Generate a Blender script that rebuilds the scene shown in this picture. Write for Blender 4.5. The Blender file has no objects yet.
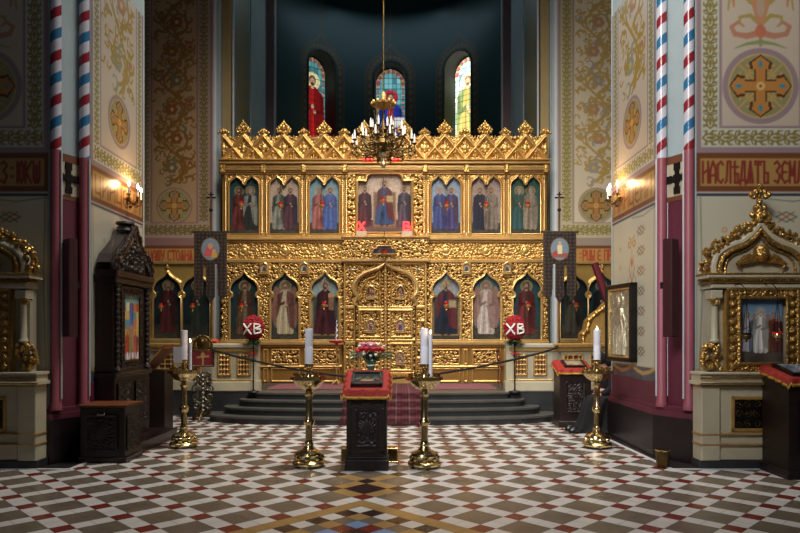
import bpy, math, random
import numpy as np
from mathutils import Vector, Matrix
random.seed(7); rng = np.random.default_rng(7)
PI = math.pi
S = bpy.context.scene; C = S.collection
F = 650.0; HZ = 334.0; EYE = 1.6          # lens in pixels, horizon row, eye height
def X(px, D): return (px-400)*D/F
def Z(py, D): return EYE+(HZ-py)*D/F
AX = -0.34                                # axis of the church

def lin(c):
    if isinstance(c, str):
        c = [int(c[i:i+2], 16)/255 for i in (0, 2, 4)]
    return tuple(x/12.92 if x <= .04045 else ((x+.055)/1.055)**2.4 for x in c)

# ------------------------------------------------------------------ materials
def mat(name, col, rough=.5, metal=0., bump=0., bscale=40., var=0., emit=0., coat=0., ior=1.5, vscale=None, trans=0., detail=4, fine=0):
    m = bpy.data.materials.new(name); m.use_nodes = True
    nt = m.node_tree; b = nt.nodes['Principled BSDF']
    c = lin(col) if not (isinstance(col, tuple) and len(col) == 4) else col[:3]
    b.inputs['Base Color'].default_value = (*c, 1)
    b.inputs['Roughness'].default_value = rough; b.inputs['Metallic'].default_value = metal
    b.inputs['IOR'].default_value = ior
    if coat: b.inputs['Coat Weight'].default_value = coat; b.inputs['Coat Roughness'].default_value = .12
    if trans: b.inputs['Transmission Weight'].default_value = trans
    if emit:
        b.inputs['Emission Color'].default_value = (*c, 1); b.inputs['Emission Strength'].default_value = emit
    tc = nt.nodes.new('ShaderNodeTexCoord')
    if var:
        n = nt.nodes.new('ShaderNodeTexNoise'); n.inputs['Scale'].default_value = vscale or bscale*.3; n.inputs['Detail'].default_value = 5
        r = nt.nodes.new('ShaderNodeMapRange'); r.inputs['From Min'].default_value = .3; r.inputs['From Max'].default_value = .7
        r.inputs['To Min'].default_value = 1-var; r.inputs['To Max'].default_value = 1+var
        h = nt.nodes.new('ShaderNodeVectorMath'); h.operation = 'SCALE'; h.inputs[0].default_value = c
        nt.links.new(tc.outputs['Object'], n.inputs['Vector']); nt.links.new(n.outputs['Fac'], r.inputs['Value'])
        nt.links.new(r.outputs['Result'], h.inputs['Scale']); nt.links.new(h.outputs[0], b.inputs['Base Color'])
    if fine:
        v = nt.nodes.new('ShaderNodeTexVoronoi'); v.inputs['Scale'].default_value = fine; v.feature = 'SMOOTH_F1'; v.inputs['Smoothness'].default_value = .3
        bv = nt.nodes.new('ShaderNodeBump'); bv.inputs['Strength'].default_value = .45; bv.inputs['Distance'].default_value = .03; bv.invert = True
        nt.links.new(tc.outputs['Object'], v.inputs['Vector']); nt.links.new(v.outputs['Distance'], bv.inputs['Height']); nt.links.new(bv.outputs[0], b.inputs['Normal'])
    if bump and not fine:
        n = nt.nodes.new('ShaderNodeTexNoise'); n.inputs['Scale'].default_value = bscale; n.inputs['Detail'].default_value = detail
        bp = nt.nodes.new('ShaderNodeBump'); bp.inputs['Strength'].default_value = bump; bp.inputs['Distance'].default_value = .02
        nt.links.new(tc.outputs['Object'], n.inputs['Vector']); nt.links.new(n.outputs['Fac'], bp.inputs['Height']); nt.links.new(bp.outputs[0], b.inputs['Normal'])
    return m
def paintmat(name, rough=.5, metal=0., emit=0., coat=0., bump=0., bscale=30.):
    m = mat(name, 'ffffff', rough, metal, bump, bscale, coat=coat); nt = m.node_tree; b = nt.nodes['Principled BSDF']
    a = nt.nodes.new('ShaderNodeAttribute'); a.attribute_name = 'Col'
    nt.links.new(a.outputs['Color'], b.inputs['Base Color'])
    if emit:
        nt.links.new(a.outputs['Color'], b.inputs['Emission Color']); b.inputs['Emission Strength'].default_value = emit
    return m
M = dict(
 gold=mat('gilding', 'c9a05a', .34, .75, 0, 60, var=.22, vscale=9, fine=26),
 goldk=mat('gilding of the kiosk', 'b08a4a', .34, .75, 0, 60, var=.3, vscale=14, fine=34),
 goldp=mat('polished gilding', 'dcb878', .3, .7, .15, 40, var=.12, vscale=5),
 goldm=mat('matt gilding', 'b48e4e', .5, .4, .3, 45, var=.15),
 brass=mat('polished brass', 'cdb682', .2, 1., .08, 14, var=.1),
 brassd=mat('old brass', '66522f', .35, .9, .5, 60, var=.25),
 silver=mat('silver', 'cdc3a6', .3, .8, .5, 60, var=.15),
 wood=mat('dark carved walnut', '1f120d', .38, 0, .5, 50, var=.3),
 wood2=mat('brown wood', '6b3a20', .4, 0, .2, 30, var=.3),
 black=mat('black lacquer', '100c0c', .3, 0, .2, 20),
 cloth_black=mat('black wool', '050506', .9, 0, .4, 60),
 cloth_navy=mat('navy wool', '06080f', .9, 0, .4, 60),
 redcloth=mat('red brocade', '94200f', .7, 0, .6, 90, var=.35, vscale=40),
 fringe=mat('gold fringe', 'c39a3c', .55, .4, .8, 150),
 wax=mat('white wax', 'dcdde6', .45, 0, 0), paper=mat('white paper', 'd5d5de', .8),
 flame=mat('candle flame', (1., .72, .4, 1), .5, emit=30.),
 bulb=mat('lit bulb', (1., .66, .32, 1), .4, emit=38.),
 bulboff=mat('unlit candle bulb', 'e6e2dc', .35),
 redglass=mat('red glass', 'b81414', .12, 0, emit=.25, coat=.6),
 redlamp=mat('red neon', (1., .03, .03, 1), .3, emit=4.5),
 pink=mat('pink painted stone', '96505c', .42, 0, .1, 8, var=.08),
 pinkd=mat('dark rose painted plaster', '5c2434', .5, 0, .15, 8, var=.1),
 plinth=mat('dark red granite', '1e1315', .3, 0, .1, 20, var=.3),
 grey=mat('pale blue grey plaster', '9fb0b4', .6, 0, .1, 6, var=.07),
 mauve=mat('mauve plaster', '8a7076', .6, 0, .1, 6, var=.08),
 tan=mat('ochre plaster', 'a08a5c', .6, 0, .1, 6, var=.08),
 white=mat('white painted moulding', 'c4c4c8', .5, 0, .05, 10, var=.05),
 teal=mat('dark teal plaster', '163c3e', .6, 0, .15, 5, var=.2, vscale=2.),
 brown=mat('brown paint', '6b4028', .55, 0, .1, 10, var=.1),
 blueline=mat('blue paint', '28324e', .5), cream=mat('cream paint', 'b8b096', .42, 0, .08, 12, var=.08),
 creamd=mat('grey cream paint', 'a59e88', .45, 0, .08, 12, var=.1),
 stone=mat('dark slate stone', '2c2e2f', .45, 0, .15, 12, var=.25), tread=mat('worn stone tread', '4c4a45', .4, 0, .15, 12, var=.2),
 grout=mat('grout', '4a4540', .8), tw=mat('white floor tile', 'd3d0cc', .22, 0, .04, 5, var=.07, vscale=3.),
 tb=mat('grey brown floor tile', '6e6355', .24, 0, .04, 5, var=.14, vscale=3.), tr=mat('red floor tile', '722a22', .24, 0, .04, 5, var=.15, vscale=3.),
 tt=mat('ochre floor tile', 'a38250', .25, 0, .04, 5, var=.1, vscale=3.), td=mat('dark brown floor tile', '33211e', .25, 0, .04, 5, var=.15, vscale=3.),
 tl=mat('blue floor tile', '7396bd', .25, 0, .04, 5, var=.1, vscale=3.), darkfloor=mat('dark floor slab', '2b2826', .3, 0, .1, 9, var=.2),
 speaker=mat('dark red loudspeaker', '3a0e16', .5, 0, .2, 200), relief=paintmat('carved gilding', .33, .68, bump=.25, bscale=55), reveal=mat('grey green plaster', '3c443c', .6, 0, .1, 8, var=.15), bossw=mat('brown boss', '6b4c28', .4, .3, .3, 60),
 green=mat('dark leaves', '1f4a26', .5, 0, .3, 30, var=.3),
 palm=mat('palm leaf', '2f5230', .45, var=.2), rose=mat('red flowers', 'b80f24', .6, 0, .8, 60, var=.25), rosep=mat('pink flowers', 'd58a9c', .6, 0, .8, 60, var=.2),
 rosew=mat('white flowers', 'e6e2dc', .6, 0, .6, 60), eggred=mat('crimson flower head', '96061a', .75, 0, 1., 70, var=.4, vscale=60),
 glass=mat('clear glass', 'e8f0f0', .05, trans=.9), sash=mat('dark crimson velvet', '5c0d1f', .6, 0, .2, 30),
 rope=mat('black rope', '0c0a0b', .8, 0, 1., 200), iron=mat('wrought iron', '241f1c', .45, .6, .3, 40), orange=mat('orange cloth', 'c2451e', .7, 0, .3, 40),
 lead=mat('dark chain', '2a2420', .4, .8), skin=mat('skin', 'b58468', .5), glove=mat('dark hair', '1a1310', .6),
 carpetpink=mat('faded rose carpet', '7c4a52', .9, 0, .6, 120, var=.35, vscale=22),
 paint=paintmat('painted plaster', .42, bump=.08, bscale=8), gloss=paintmat('glossy painted plaster', .26, bump=.12, bscale=7), icon=paintmat('icon paint', .32),
 stained=paintmat('stained glass', .2, emit=.75), stainedb=paintmat('sunlit stained glass', .2, emit=3.6), fabric=paintmat('embroidered cloth', .75, bump=.3, bscale=80), carpet=paintmat('woven carpet', .9, bump=.6, bscale=120),
)

# ------------------------------------------------------------------ objects
def tag(o, label=None, cat=None, group=None, kind=None):
    if label: o['label'] = label
    if cat: o['category'] = cat
    if group: o['group'] = group
    if kind: o['kind'] = kind
    return o
def thing(name, label, cat, loc=(0, 0, 0), rz=0, group=None):
    o = bpy.data.objects.new(name, None); C.objects.link(o); o.empty_display_size = .1
    o.location = loc; o.rotation_euler = (0, 0, rz)
    return tag(o, label, cat, group)
def link(name, me, parent=None):
    o = bpy.data.objects.new(name, me); C.objects.link(o)
    if parent is not None: o.parent = parent
    return o
def dup(root, loc, rz=None, label=None):
    r = root.copy(); C.objects.link(r); r.location = loc
    if rz is not None: r.rotation_euler = (0, 0, rz)
    if label: r['label'] = label
    for ch in list(root.children):
        c = ch.copy(); C.objects.link(c); c.parent = r
        for g in list(ch.children):
            d = g.copy(); C.objects.link(d); d.parent = c
    return r
class MB:
    def __init__(s): s.v = []; s.f = []; s.mi = []; s.m = 0
    def add(s, vs, fs):
        n = len(s.v); s.v += [tuple(v) for v in vs]; s.f += [tuple(i+n for i in f) for f in fs]; s.mi += [s.m]*len(fs); return s
    def box(s, x0, x1, y0, y1, z0, z1, R=None):
        vs = [(x, y, z) for x in (x0, x1) for y in (y0, y1) for z in (z0, z1)]
        if R is not None: vs = [R @ Vector(v) for v in vs]
        return s.add(vs, [(0, 1, 3, 2), (4, 6, 7, 5), (0, 4, 5, 1), (2, 3, 7, 6), (0, 2, 6, 4), (1, 5, 7, 3)])
    def bbox(s, x0, x1, y0, y1, z0, z1, b=.01):   # box with chamfered front rim (towards -y)
        vs = [(x0, y1, z0), (x1, y1, z0), (x1, y1, z1), (x0, y1, z1), (x0, y0+b, z0), (x1, y0+b, z0), (x1, y0+b, z1), (x0, y0+b, z1),
              (x0+b, y0, z0+b), (x1-b, y0, z0+b), (x1-b, y0, z1-b), (x0+b, y0, z1-b)]
        return s.add(vs, [(0, 3, 2, 1), (0, 1, 5, 4), (1, 2, 6, 5), (2, 3, 7, 6), (3, 0, 4, 7), (4, 5, 9, 8), (5, 6, 10, 9), (6, 7, 11, 10), (7, 4, 8, 11), (8, 9, 10, 11)])
    def lathe(s, prof, c=(0, 0, 0), n=24, sx=1, sy=1, ph=0):
        vs = []; fs = []; k = len(prof)
        for r, z in prof:
            for i in range(n):
                a = 2*PI*i/n+ph; vs.append((c[0]+sx*r*math.cos(a), c[1]+sy*r*math.sin(a), c[2]+z))
        for j in range(k-1):
            for i in range(n): fs.append((j*n+i, j*n+(i+1) % n, (j+1)*n+(i+1) % n, (j+1)*n+i))
        fs.append(tuple(range(n))[::-1]); fs.append(tuple((k-1)*n+i for i in range(n)))
        return s.add(vs, fs)
    def sph(s, c, r, n=10, m=6, sz=1., sx=1., sy=1.):
        return s.lathe([(max(1e-4, r*math.sin(PI*j/m)), -r*sz*math.cos(PI*j/m)) for j in range(m+1)], c, n, sx, sy)
    def tube(s, pts, r, n=8, close=False):
        pts = [Vector(p) for p in pts]; L = len(pts); rs = r if isinstance(r, (list, tuple)) else [r]*L
        vs = []; up = None
        for i, p in enumerate(pts):
            a = pts[(i-1) % L] if (close or i > 0) else p; b = pts[(i+1) % L] if (close or i < L-1) else p
            t = (b-a)
            if t.length < 1e-9: t = Vector((0, 0, 1))
            t.normalize()
            if up is None: up = t.orthogonal().normalized()
            up = (up-t*up.dot(t)); up = up.normalized() if up.length > 1e-6 else t.orthogonal().normalized()
            w = t.cross(up)
            for k in range(n):
                q = 2*PI*k/n; vs.append(p+(up*math.cos(q)+w*math.sin(q))*rs[i])
        fs = []
        for i in range(L if close else L-1):
            j = (i+1) % L
            for k in range(n): fs.append((i*n+k, i*n+(k+1) % n, j*n+(k+1) % n, j*n+k))
        if not close: fs.append(tuple(range(n))[::-1]); fs.append(tuple((L-1)*n+k for k in range(n)))
        return s.add(vs, fs)
    def prism(s, pts, lo, hi, axis='z'):
        n = len(pts)
        if axis == 'z': vs = [(x, y, lo) for x, y in pts]+[(x, y, hi) for x, y in pts]
        elif axis == 'y': vs = [(x, lo, z) for x, z in pts]+[(x, hi, z) for x, z in pts]
        else: vs = [(lo, y, z) for y, z in pts]+[(hi, y, z) for y, z in pts]
        return s.add(vs, [tuple(range(n))[::-1], tuple(range(n, 2*n))]+[(i, (i+1) % n, n+(i+1) % n, n+i) for i in range(n)])
    def build(s, name, m, parent=None, smooth=True, ang=.6, T=None):
        me = bpy.data.meshes.new(name)
        vs = s.v if T is None else [T @ Vector(v) for v in s.v]
        me.from_pydata([tuple(v) for v in vs], [], s.f)
        for x in (m if isinstance(m, (list, tuple)) else [m]): me.materials.append(M[x] if isinstance(x, str) else x)
        if isinstance(m, (list, tuple)): me.polygons.foreach_set('material_index', s.mi)
        import bmesh
        if len(s.f) < 60000:
            bm = bmesh.new(); bm.from_mesh(me); bmesh.ops.recalc_face_normals(bm, faces=bm.faces); bm.to_mesh(me); bm.free()
        if smooth:
            me.polygons.foreach_set('use_smooth', [True]*len(me.polygons)); me.set_sharp_from_angle(angle=ang)
        me.update()
        return link(name, me, parent)

# ------------------------------------------------------------------ drawing surface: colours / relief heights on a fine grid
class CV:
    def __init__(s, W, H, res, bg='808080'):
        s.W, s.H, s.res = W, H, res; s.nx = int(round(W/res))+1; s.nz = int(round(H/res))+1
        s.u = np.linspace(0, W, s.nx); s.w = np.linspace(0, H, s.nz)
        s.a = np.ones((s.nz, s.nx, 3))*np.array(lin(bg)); s.h = np.zeros((s.nz, s.nx)); s.keep = np.ones((s.nz, s.nx), bool)
        s.auto = None; s.rx = W/(s.nx-1); s.rz = H/(s.nz-1)
    def win(s, u0, v0, u1, v1):
        i0 = max(0, int(u0/s.rx)-1); i1 = min(s.nx, int(u1/s.rx)+3); j0 = max(0, int(v0/s.rz)-1); j1 = min(s.nz, int(v1/s.rz)+3)
        if i0 >= i1 or j0 >= j1: return None
        return slice(j0, j1), slice(i0, i1), s.u[None, i0:i1], s.w[j0:j1, None]
    def put(s, w, cov, c, hh=None):
        if c is None and hh is not None and s.auto is not None: c = s.auto
        if c is not None:
            c = np.array(lin(c)); a = s.a[w[0], w[1]]; s.a[w[0], w[1]] = a*(1-cov[..., None])+c*cov[..., None]
        if hh is not None: s.h[w[0], w[1]] = np.maximum(s.h[w[0], w[1]], np.where(cov > .3, hh, -1))
    def rect(s, u0, v0, u1, v1, c, h=None):
        w = s.win(u0, v0, u1, v1)
        if w is None: return
        m = (np.clip((w[2]-u0)/s.res+.5, 0, 1)*np.clip((u1-w[2])/s.res+.5, 0, 1))*(np.clip((w[3]-v0)/s.res+.5, 0, 1)*np.clip((v1-w[3])/s.res+.5, 0, 1))
        s.put(w, m, c, h)
    def frame(s, u0, v0, u1, v1, t, c, h=None):
        s.rect(u0, v0, u1, v0+t, c, h); s.rect(u0, v1-t, u1, v1, c, h); s.rect(u0, v0, u0+t, v1, c, h); s.rect(u1-t, v0, u1, v1, c, h)
    def ell(s, cx, cy, rx, ry, c, h=None, dome=0.):
        w = s.win(cx-rx, cy-ry, cx+rx, cy+ry)
        if w is None: return
        q = np.sqrt(((w[2]-cx)/rx)**2+((w[3]-cy)/ry)**2); m = np.clip((1-q)*min(rx, ry)/s.res+.5, 0, 1)
        s.put(w, m, c, None if h is None else h+dome*np.sqrt(np.clip(1-q*q, 0, 1)))
    def ring(s, cx, cy, r, t, c, h=None):
        w = s.win(cx-r-t, cy-r-t, cx+r+t, cy+r+t)
        if w is None: return
        q = np.abs(np.hypot(w[2]-cx, w[3]-cy)-r); s.put(w, np.clip((t/2-q)/s.res+.5, 0, 1), c, h)
    def poly(s, pts, c, h=None, ret=False):
        us = [p[0] for p in pts]; vs = [p[1] for p in pts]; w = s.win(min(us), min(vs), max(us), max(vs))
        if w is None: return
        uu = w[2]+0*w[3]; vv = w[3]+0*w[2]; m = np.zeros(uu.shape, bool); n = len(pts)
        for i in range(n):
            x0, y0 = pts[i]; x1, y1 = pts[(i+1) % n]
            if y0 == y1: continue
            c_ = (vv > min(y0, y1)) & (vv <= max(y0, y1)) & (uu < (x1-x0)*(vv-y0)/(y1-y0)+x0); m ^= c_
        if ret: return w, m
        s.put(w, m.astype(float), c, h)
    def cut(s, pts):
        r = s.poly(pts, None, ret=True)
        if r: s.keep[r[0][0], r[0][1]] &= ~r[1]
    def stroke(s, pts, wd, c, h=None, base=0.):
        w0, w1 = wd if isinstance(wd, tuple) else (wd, wd); n = len(pts)-1
        for i in range(n):
            (x0, y0), (x1, y1) = pts[i], pts[i+1]; a = (w0+(w1-w0)*i/n)/2; b = (w0+(w1-w0)*(i+1)/n)/2; mx = max(a, b)+s.res*.7
            w = s.win(min(x0, x1)-mx, min(y0, y1)-mx, max(x0, x1)+mx, max(y0, y1)+mx)
            if w is None: continue
            dx, dy = x1-x0, y1-y0; L = dx*dx+dy*dy+1e-12
            t = np.clip(((w[2]-x0)*dx+(w[3]-y0)*dy)/L, 0, 1); d = np.hypot(w[2]-x0-t*dx, w[3]-y0-t*dy); r = a+(b-a)*t
            cov = np.clip((r-d)/s.res+.5, 0, 1)
            s.put(w, cov, c, None if h is None else base+h*np.sqrt(np.clip(1-(d/(r+s.res*.5))**2, 0, 1)))
    def mesh(s, name, m, o, ud, vd, parent=None, smooth=True):
        o, ud, vd = np.array(o, float), np.array(ud, float), np.array(vd, float); nd = np.cross(ud, vd)
        U, V = np.meshgrid(s.u, s.w); co = o+U[..., None]*ud+V[..., None]*vd+s.h[..., None]*nd
        idx = np.arange(s.nx*s.nz).reshape(s.nz, s.nx)
        q = np.stack([idx[:-1, :-1], idx[:-1, 1:], idx[1:, 1:], idx[1:, :-1]], -1)
        k = s.keep[:-1, :-1] & s.keep[1:, 1:] & s.keep[:-1, 1:] & s.keep[1:, :-1]; q = q[k].reshape(-1, 4)
        used = np.zeros(s.nx*s.nz, bool); used[q.ravel()] = True; rem = np.cumsum(used)-1; q = rem[q]
        co = co.reshape(-1, 3)[used]; col = s.a.reshape(-1, 3)[used]
        me = bpy.data.meshes.new(name); me.vertices.add(len(co)); me.vertices.foreach_set('co', co.ravel())
        me.loops.add(q.size); me.loops.foreach_set('vertex_index', q.ravel().astype(np.int32))
        me.polygons.add(len(q)); me.polygons.foreach_set('loop_start', np.arange(0, q.size, 4, dtype=np.int32)); me.polygons.foreach_set('loop_total', np.full(len(q), 4, np.int32))
        me.update(calc_edges=True); me.validate()
        at = me.color_attributes.new('Col', 'FLOAT_COLOR', 'POINT'); at.data.foreach_set('color', np.concatenate([col, np.ones((len(col), 1))], 1).ravel())
        me.materials.append(M[m] if isinstance(m, str) else m)
        if smooth: me.polygons.foreach_set('use_smooth', [True]*len(q))
        return link(name, me, parent)

def spiral(cx, cy, r, turns, a0, d=1, n=12, r1=.15):
    return [(cx+r*(1-(1-r1)*i/n)*math.cos(a0+d*2*PI*turns*i/n), cy+r*(1-(1-r1)*i/n)*math.sin(a0+d*2*PI*turns*i/n)) for i in range(n+1)]
def curls(cv, u0, v0, u1, v1, s, H=.035, w=.03, c=None):       # carved acanthus scrolls
    nu = max(1, round((u1-u0)/s)); nv = max(1, round((v1-v0)/s)); su = (u1-u0)/nu; sv = (v1-v0)/nv
    for i in range(nu):
        for j in range(nv):
            cx = u0+(i+.5+(.25 if j % 2 else -.25)*(nu > 3))*su+rng.uniform(-.16, .16)*su; cy = v0+(j+.5)*sv+rng.uniform(-.14, .14)*sv*(nv > 1); d = 1 if rng.random() > .5 else -1; r = min(su, sv)*rng.uniform(.44, .66)
            a = rng.uniform(0, 6.28)
            cv.stroke(spiral(cx, cy, r, 1.1, a, d, 9), (w, w*.6), c, H*rng.uniform(.7, 1.15))
            cv.ell(cx, cy, w*.55, w*.55, c, H*.5, H*.6)
            for k in (0, 1):
                b = a+PI*(.55+k)+rng.uniform(-.3, .3)
                cv.stroke([(cx+r*.8*math.cos(b), cy+r*.8*math.sin(b)), (cx+r*1.35*math.cos(b+.35*d), cy+r*1.35*math.sin(b+.35*d))], (w*.9, w*.3), c, H*.8)
def border(cv, u0, v0, u1, v1, c, vert=True, bg=None):          # running leaf border painted on the plaster
    if bg: cv.rect(u0, v0, u1, v1, bg)
    W = (u1-u0) if vert else (v1-v0); L = (v1-v0) if vert else (u1-u0); n = max(1, round(L/(W*1.0))); p = L/n; t = W*.125
    def m(a, b): return (u0+W/2+a*W/2, v0+b) if vert else (u0+b, v0+W/2+a*W/2)
    for k in range(n):
        b = k*p
        for sg in (-1, 1):
            cv.stroke([m(0, b), m(.45*sg, b+.2*p), m(.5*sg, b+.5*p), m(.35*sg, b+.75*p), m(0, b+p)], t, c)
            cv.stroke([m(.5*sg, b+.5*p), m(.85*sg, b+.6*p), m(.9*sg, b+.85*p)], (t*1.7, t*.5), c)
            cv.stroke([m(.45*sg, b+.2*p), m(.85*sg, b+.22*p), m(.85*sg, b+.02*p)], (t*1.5, t*.5), c)
            cv.stroke([m(0, b+.5*p), m(.22*sg, b+.62*p)], (t*1.6, t*.6), c)
        cv.stroke([m(0, b+.3*p), m(0, b+.7*p)], t*1.3, c)
        for sg in (-1, 1): cv.stroke([m(.15*sg, b+.95*p), m(.5*sg, b+.98*p), m(.8*sg, b+1.02*p)], (t*1.2, t*.6), c)
def roundel(cv, cx, cy, r, olive, rim):
    cv.ell(cx, cy, r*1.1, r*1.1, rim); cv.ell(cx, cy, r, r, 'b49a62'); cv.ell(cx, cy, r*.95, r*.95, '85835f')
    for q in range(4):
        a = PI/4+q*PI/2
        for k in (-1, 1):
            cv.stroke(spiral(cx+r*.56*math.cos(a+.28*k), cy+r*.56*math.sin(a+.28*k), r*.2, 1.1, a, k, 8), (r*.07, r*.04), 'b08f50')
        cv.stroke([(cx+r*.3*math.cos(a), cy+r*.3*math.sin(a)), (cx+r*.9*math.cos(a), cy+r*.9*math.sin(a))], r*.06, 'b08f50')
    for w, c, e in ((.4, '5a3419', .97), (.29, 'a9773c', .92)):
        for dx, dy in ((1, 0), (-1, 0), (0, 1), (0, -1)):
            cv.stroke([(cx, cy), (cx+dx*r*.66, cy+dy*r*.66)], r*w, c)
            cv.poly([(cx+dx*r*.5+dy*r*w*.8, cy+dy*r*.5+dx*r*w*.8), (cx+dx*r*.72+dy*r*w*.9, cy+dy*r*.72+dx*r*w*.9), (cx+dx*r*e, cy+dy*r*e), (cx+dx*r*.72-dy*r*w*.9, cy+dy*r*.72-dx*r*w*.9), (cx+dx*r*.5-dy*r*w*.8, cy+dy*r*.5-dx*r*w*.8)], c)
    for dx, dy in ((1, 0), (-1, 0), (0, 1), (0, -1)): cv.ell(cx+dx*r*.68, cy+dy*r*.68, r*(.1 if dx else .06), r*(.06 if dx else .1), '2f7f8f')
    cv.ell(cx, cy, r*.13, r*.13, 'c9a768'); cv.ell(cx, cy, r*.05, r*.05, '7a5a30')
def rinceau(cv, cx, v0, v1, A, c1='a07e3c', c2='a0624a', c3='7d8a86'):
    p = A*1.45; n = max(1, round((v1-v0)/p)); p = (v1-v0)/n
    ys = np.linspace(v0, v1, n*10+1); st = lambda y: cx+A*.5*math.sin(PI*(y-v0)/p)
    cv.stroke([(st(y), y) for y in ys], A*.1, c1)
    for k in range(n):
        sg = 1 if k % 2 else -1; y = v0+(k+.5)*p; ox = cx+sg*A*.28      # scroll hangs opposite the stem's bulge
        ox = cx-sg*A*-.12
        R_ = A*.62; pts = [(ox+R_*(1-.72*t_/16)*math.cos(sg*(-PI/2+1.9*PI*t_/16)), y+R_*(1-.72*t_/16)*math.sin(-PI/2+1.9*PI*t_/16)) for t_ in range(17)]
        cv.stroke(pts, (A*.12, A*.07), c1)
        for q in range(0, 15, 2):                        # curled leaves along the scroll
            x_, y_ = pts[q]; ax_, ay_ = x_-ox, y_-y; l = math.hypot(ax_, ay_)+1e-6; ax_ /= l; ay_ /= l; tx, ty = -ay_*sg, ax_*sg; h = A*.34*(1-q*.025)
            for w_, sc_ in ((1, 1), (-.7, .5)):
                if w_ < 0 and q % 4: continue
                cv.stroke([(x_, y_), (x_+w_*ax_*h*.5+tx*h*.2, y_+w_*ay_*h*.5+ty*h*.2), (x_+w_*ax_*h*.75+tx*h*.65, y_+w_*ay_*h*.75+ty*h*.65), (x_+w_*ax_*h*.35+tx*h*.95, y_+w_*ay_*h*.35+ty*h*.95)], (A*.15*sc_, A*.05), c1 if (q//2+k) % 4 else c3)
        for q in range(6): cv.ell(ox+A*.17*math.cos(q*1.047), y+A*.17*math.sin(q*1.047), A*.12, A*.12, c2 if k % 3 else c3)
        cv.ell(ox, y, A*.09, A*.09, 'c7a15a')
        bx = cx-sg*A*.75; by = y+p*.05                   # bud and leaves on the other side
        cv.stroke([(st(y-.3*p), y-.3*p), (cx-sg*A*.6, y-p*.15), (bx, by)], (A*.1, A*.06), c1)
        cv.ell(bx, by+A*.05, A*.13, A*.2, c3 if k % 2 else c2); cv.ell(bx, by-A*.02, A*.08, A*.1, 'b99a5c')
        for e in (-1, 1): cv.stroke([(bx, by-A*.1), (bx+e*A*.2, by), (bx+e*A*.24, by+A*.2), (bx+e*A*.12, by+A*.27)], (A*.13, A*.04), c1)
        for e in (-1, 1): cv.stroke([(cx-sg*A*.55, y+e*p*.33), (cx-sg*A*.8, y+e*p*.28), (cx-sg*A*.95, y+e*p*.38), (cx-sg*A*.85, y+e*p*.46)], (A*.15, A*.05), c1)
    for q in range(int((v1-v0)*(1.6*A)/(A*A*.1))):     # small curled leaves scattered between the scrolls
        x_ = cx+rng.uniform(-.95, .95)*A; y_ = rng.uniform(v0, v1); a_ = rng.uniform(0, 6.28); l = A*.17; d_ = 1 if rng.random() > .5 else -1
        cv.stroke([(x_, y_), (x_+l*math.cos(a_), y_+l*math.sin(a_)), (x_+l*1.5*math.cos(a_+.5*d_), y_+l*1.5*math.sin(a_+.5*d_)), (x_+l*1.3*math.cos(a_+1.1*d_), y_+l*1.3*math.sin(a_+1.1*d_))], (A*.08, A*.03), c1)
def candelabra(cv, cx, v0, v1, A):       # symmetrical leaf ornament
    p = A*2.3; n = max(1, round((v1-v0)/p)); p = (v1-v0)/n
    for k in range(n):
        b = v0+k*p
        cv.stroke([(cx, b), (cx, b+p)], A*.1, '8d8a60')
        for s in (-1, 1):
            cv.stroke([(cx, b+.05*p), (cx+s*.4*A, b+.02*p), (cx+s*.75*A, b-.04*p)], (A*.13, A*.03), '7f8a5c')
            cv.stroke([(cx, b+.18*p), (cx+s*.4*A, b+.13*p), (cx+s*.75*A, b+.16*p), (cx+s*.85*A, b+.26*p), (cx+s*.65*A, b+.33*p), (cx+s*.5*A, b+.27*p)], (A*.2, A*.06), 'a97862')
            cv.stroke([(cx, b+.3*p), (cx+s*.3*A, b+.42*p), (cx+s*.6*A, b+.4*p), (cx+s*.62*A, b+.3*p)], (A*.15, A*.05), '9a8a4c')
            cv.stroke([(cx, b+.35*p), (cx+s*.18*A, b+.6*p), (cx+s*.5*A, b+.75*p), (cx+s*.8*A, b+.66*p), (cx+s*.78*A, b+.55*p)], (A*.24, A*.06), 'b0805c')
            cv.stroke([(cx+s*.3*A, b+.6*p), (cx+s*.75*A, b+.85*p), (cx+s*.9*A, b+.7*p), (cx+s*.95*A, b+.5*p)], (A*.1, A*.05), '9a8a4c')
            cv.stroke([(cx, b+.6*p), (cx+s*.2*A, b+.85*p), (cx+s*.45*A, b+.95*p)], (A*.16, A*.04), '8a9080')
        cv.ell(cx, b+.2*p, A*.16, A*.2, 'b06a50'); cv.ell(cx, b+.55*p, A*.12, A*.3, 'a8927c')
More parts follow.
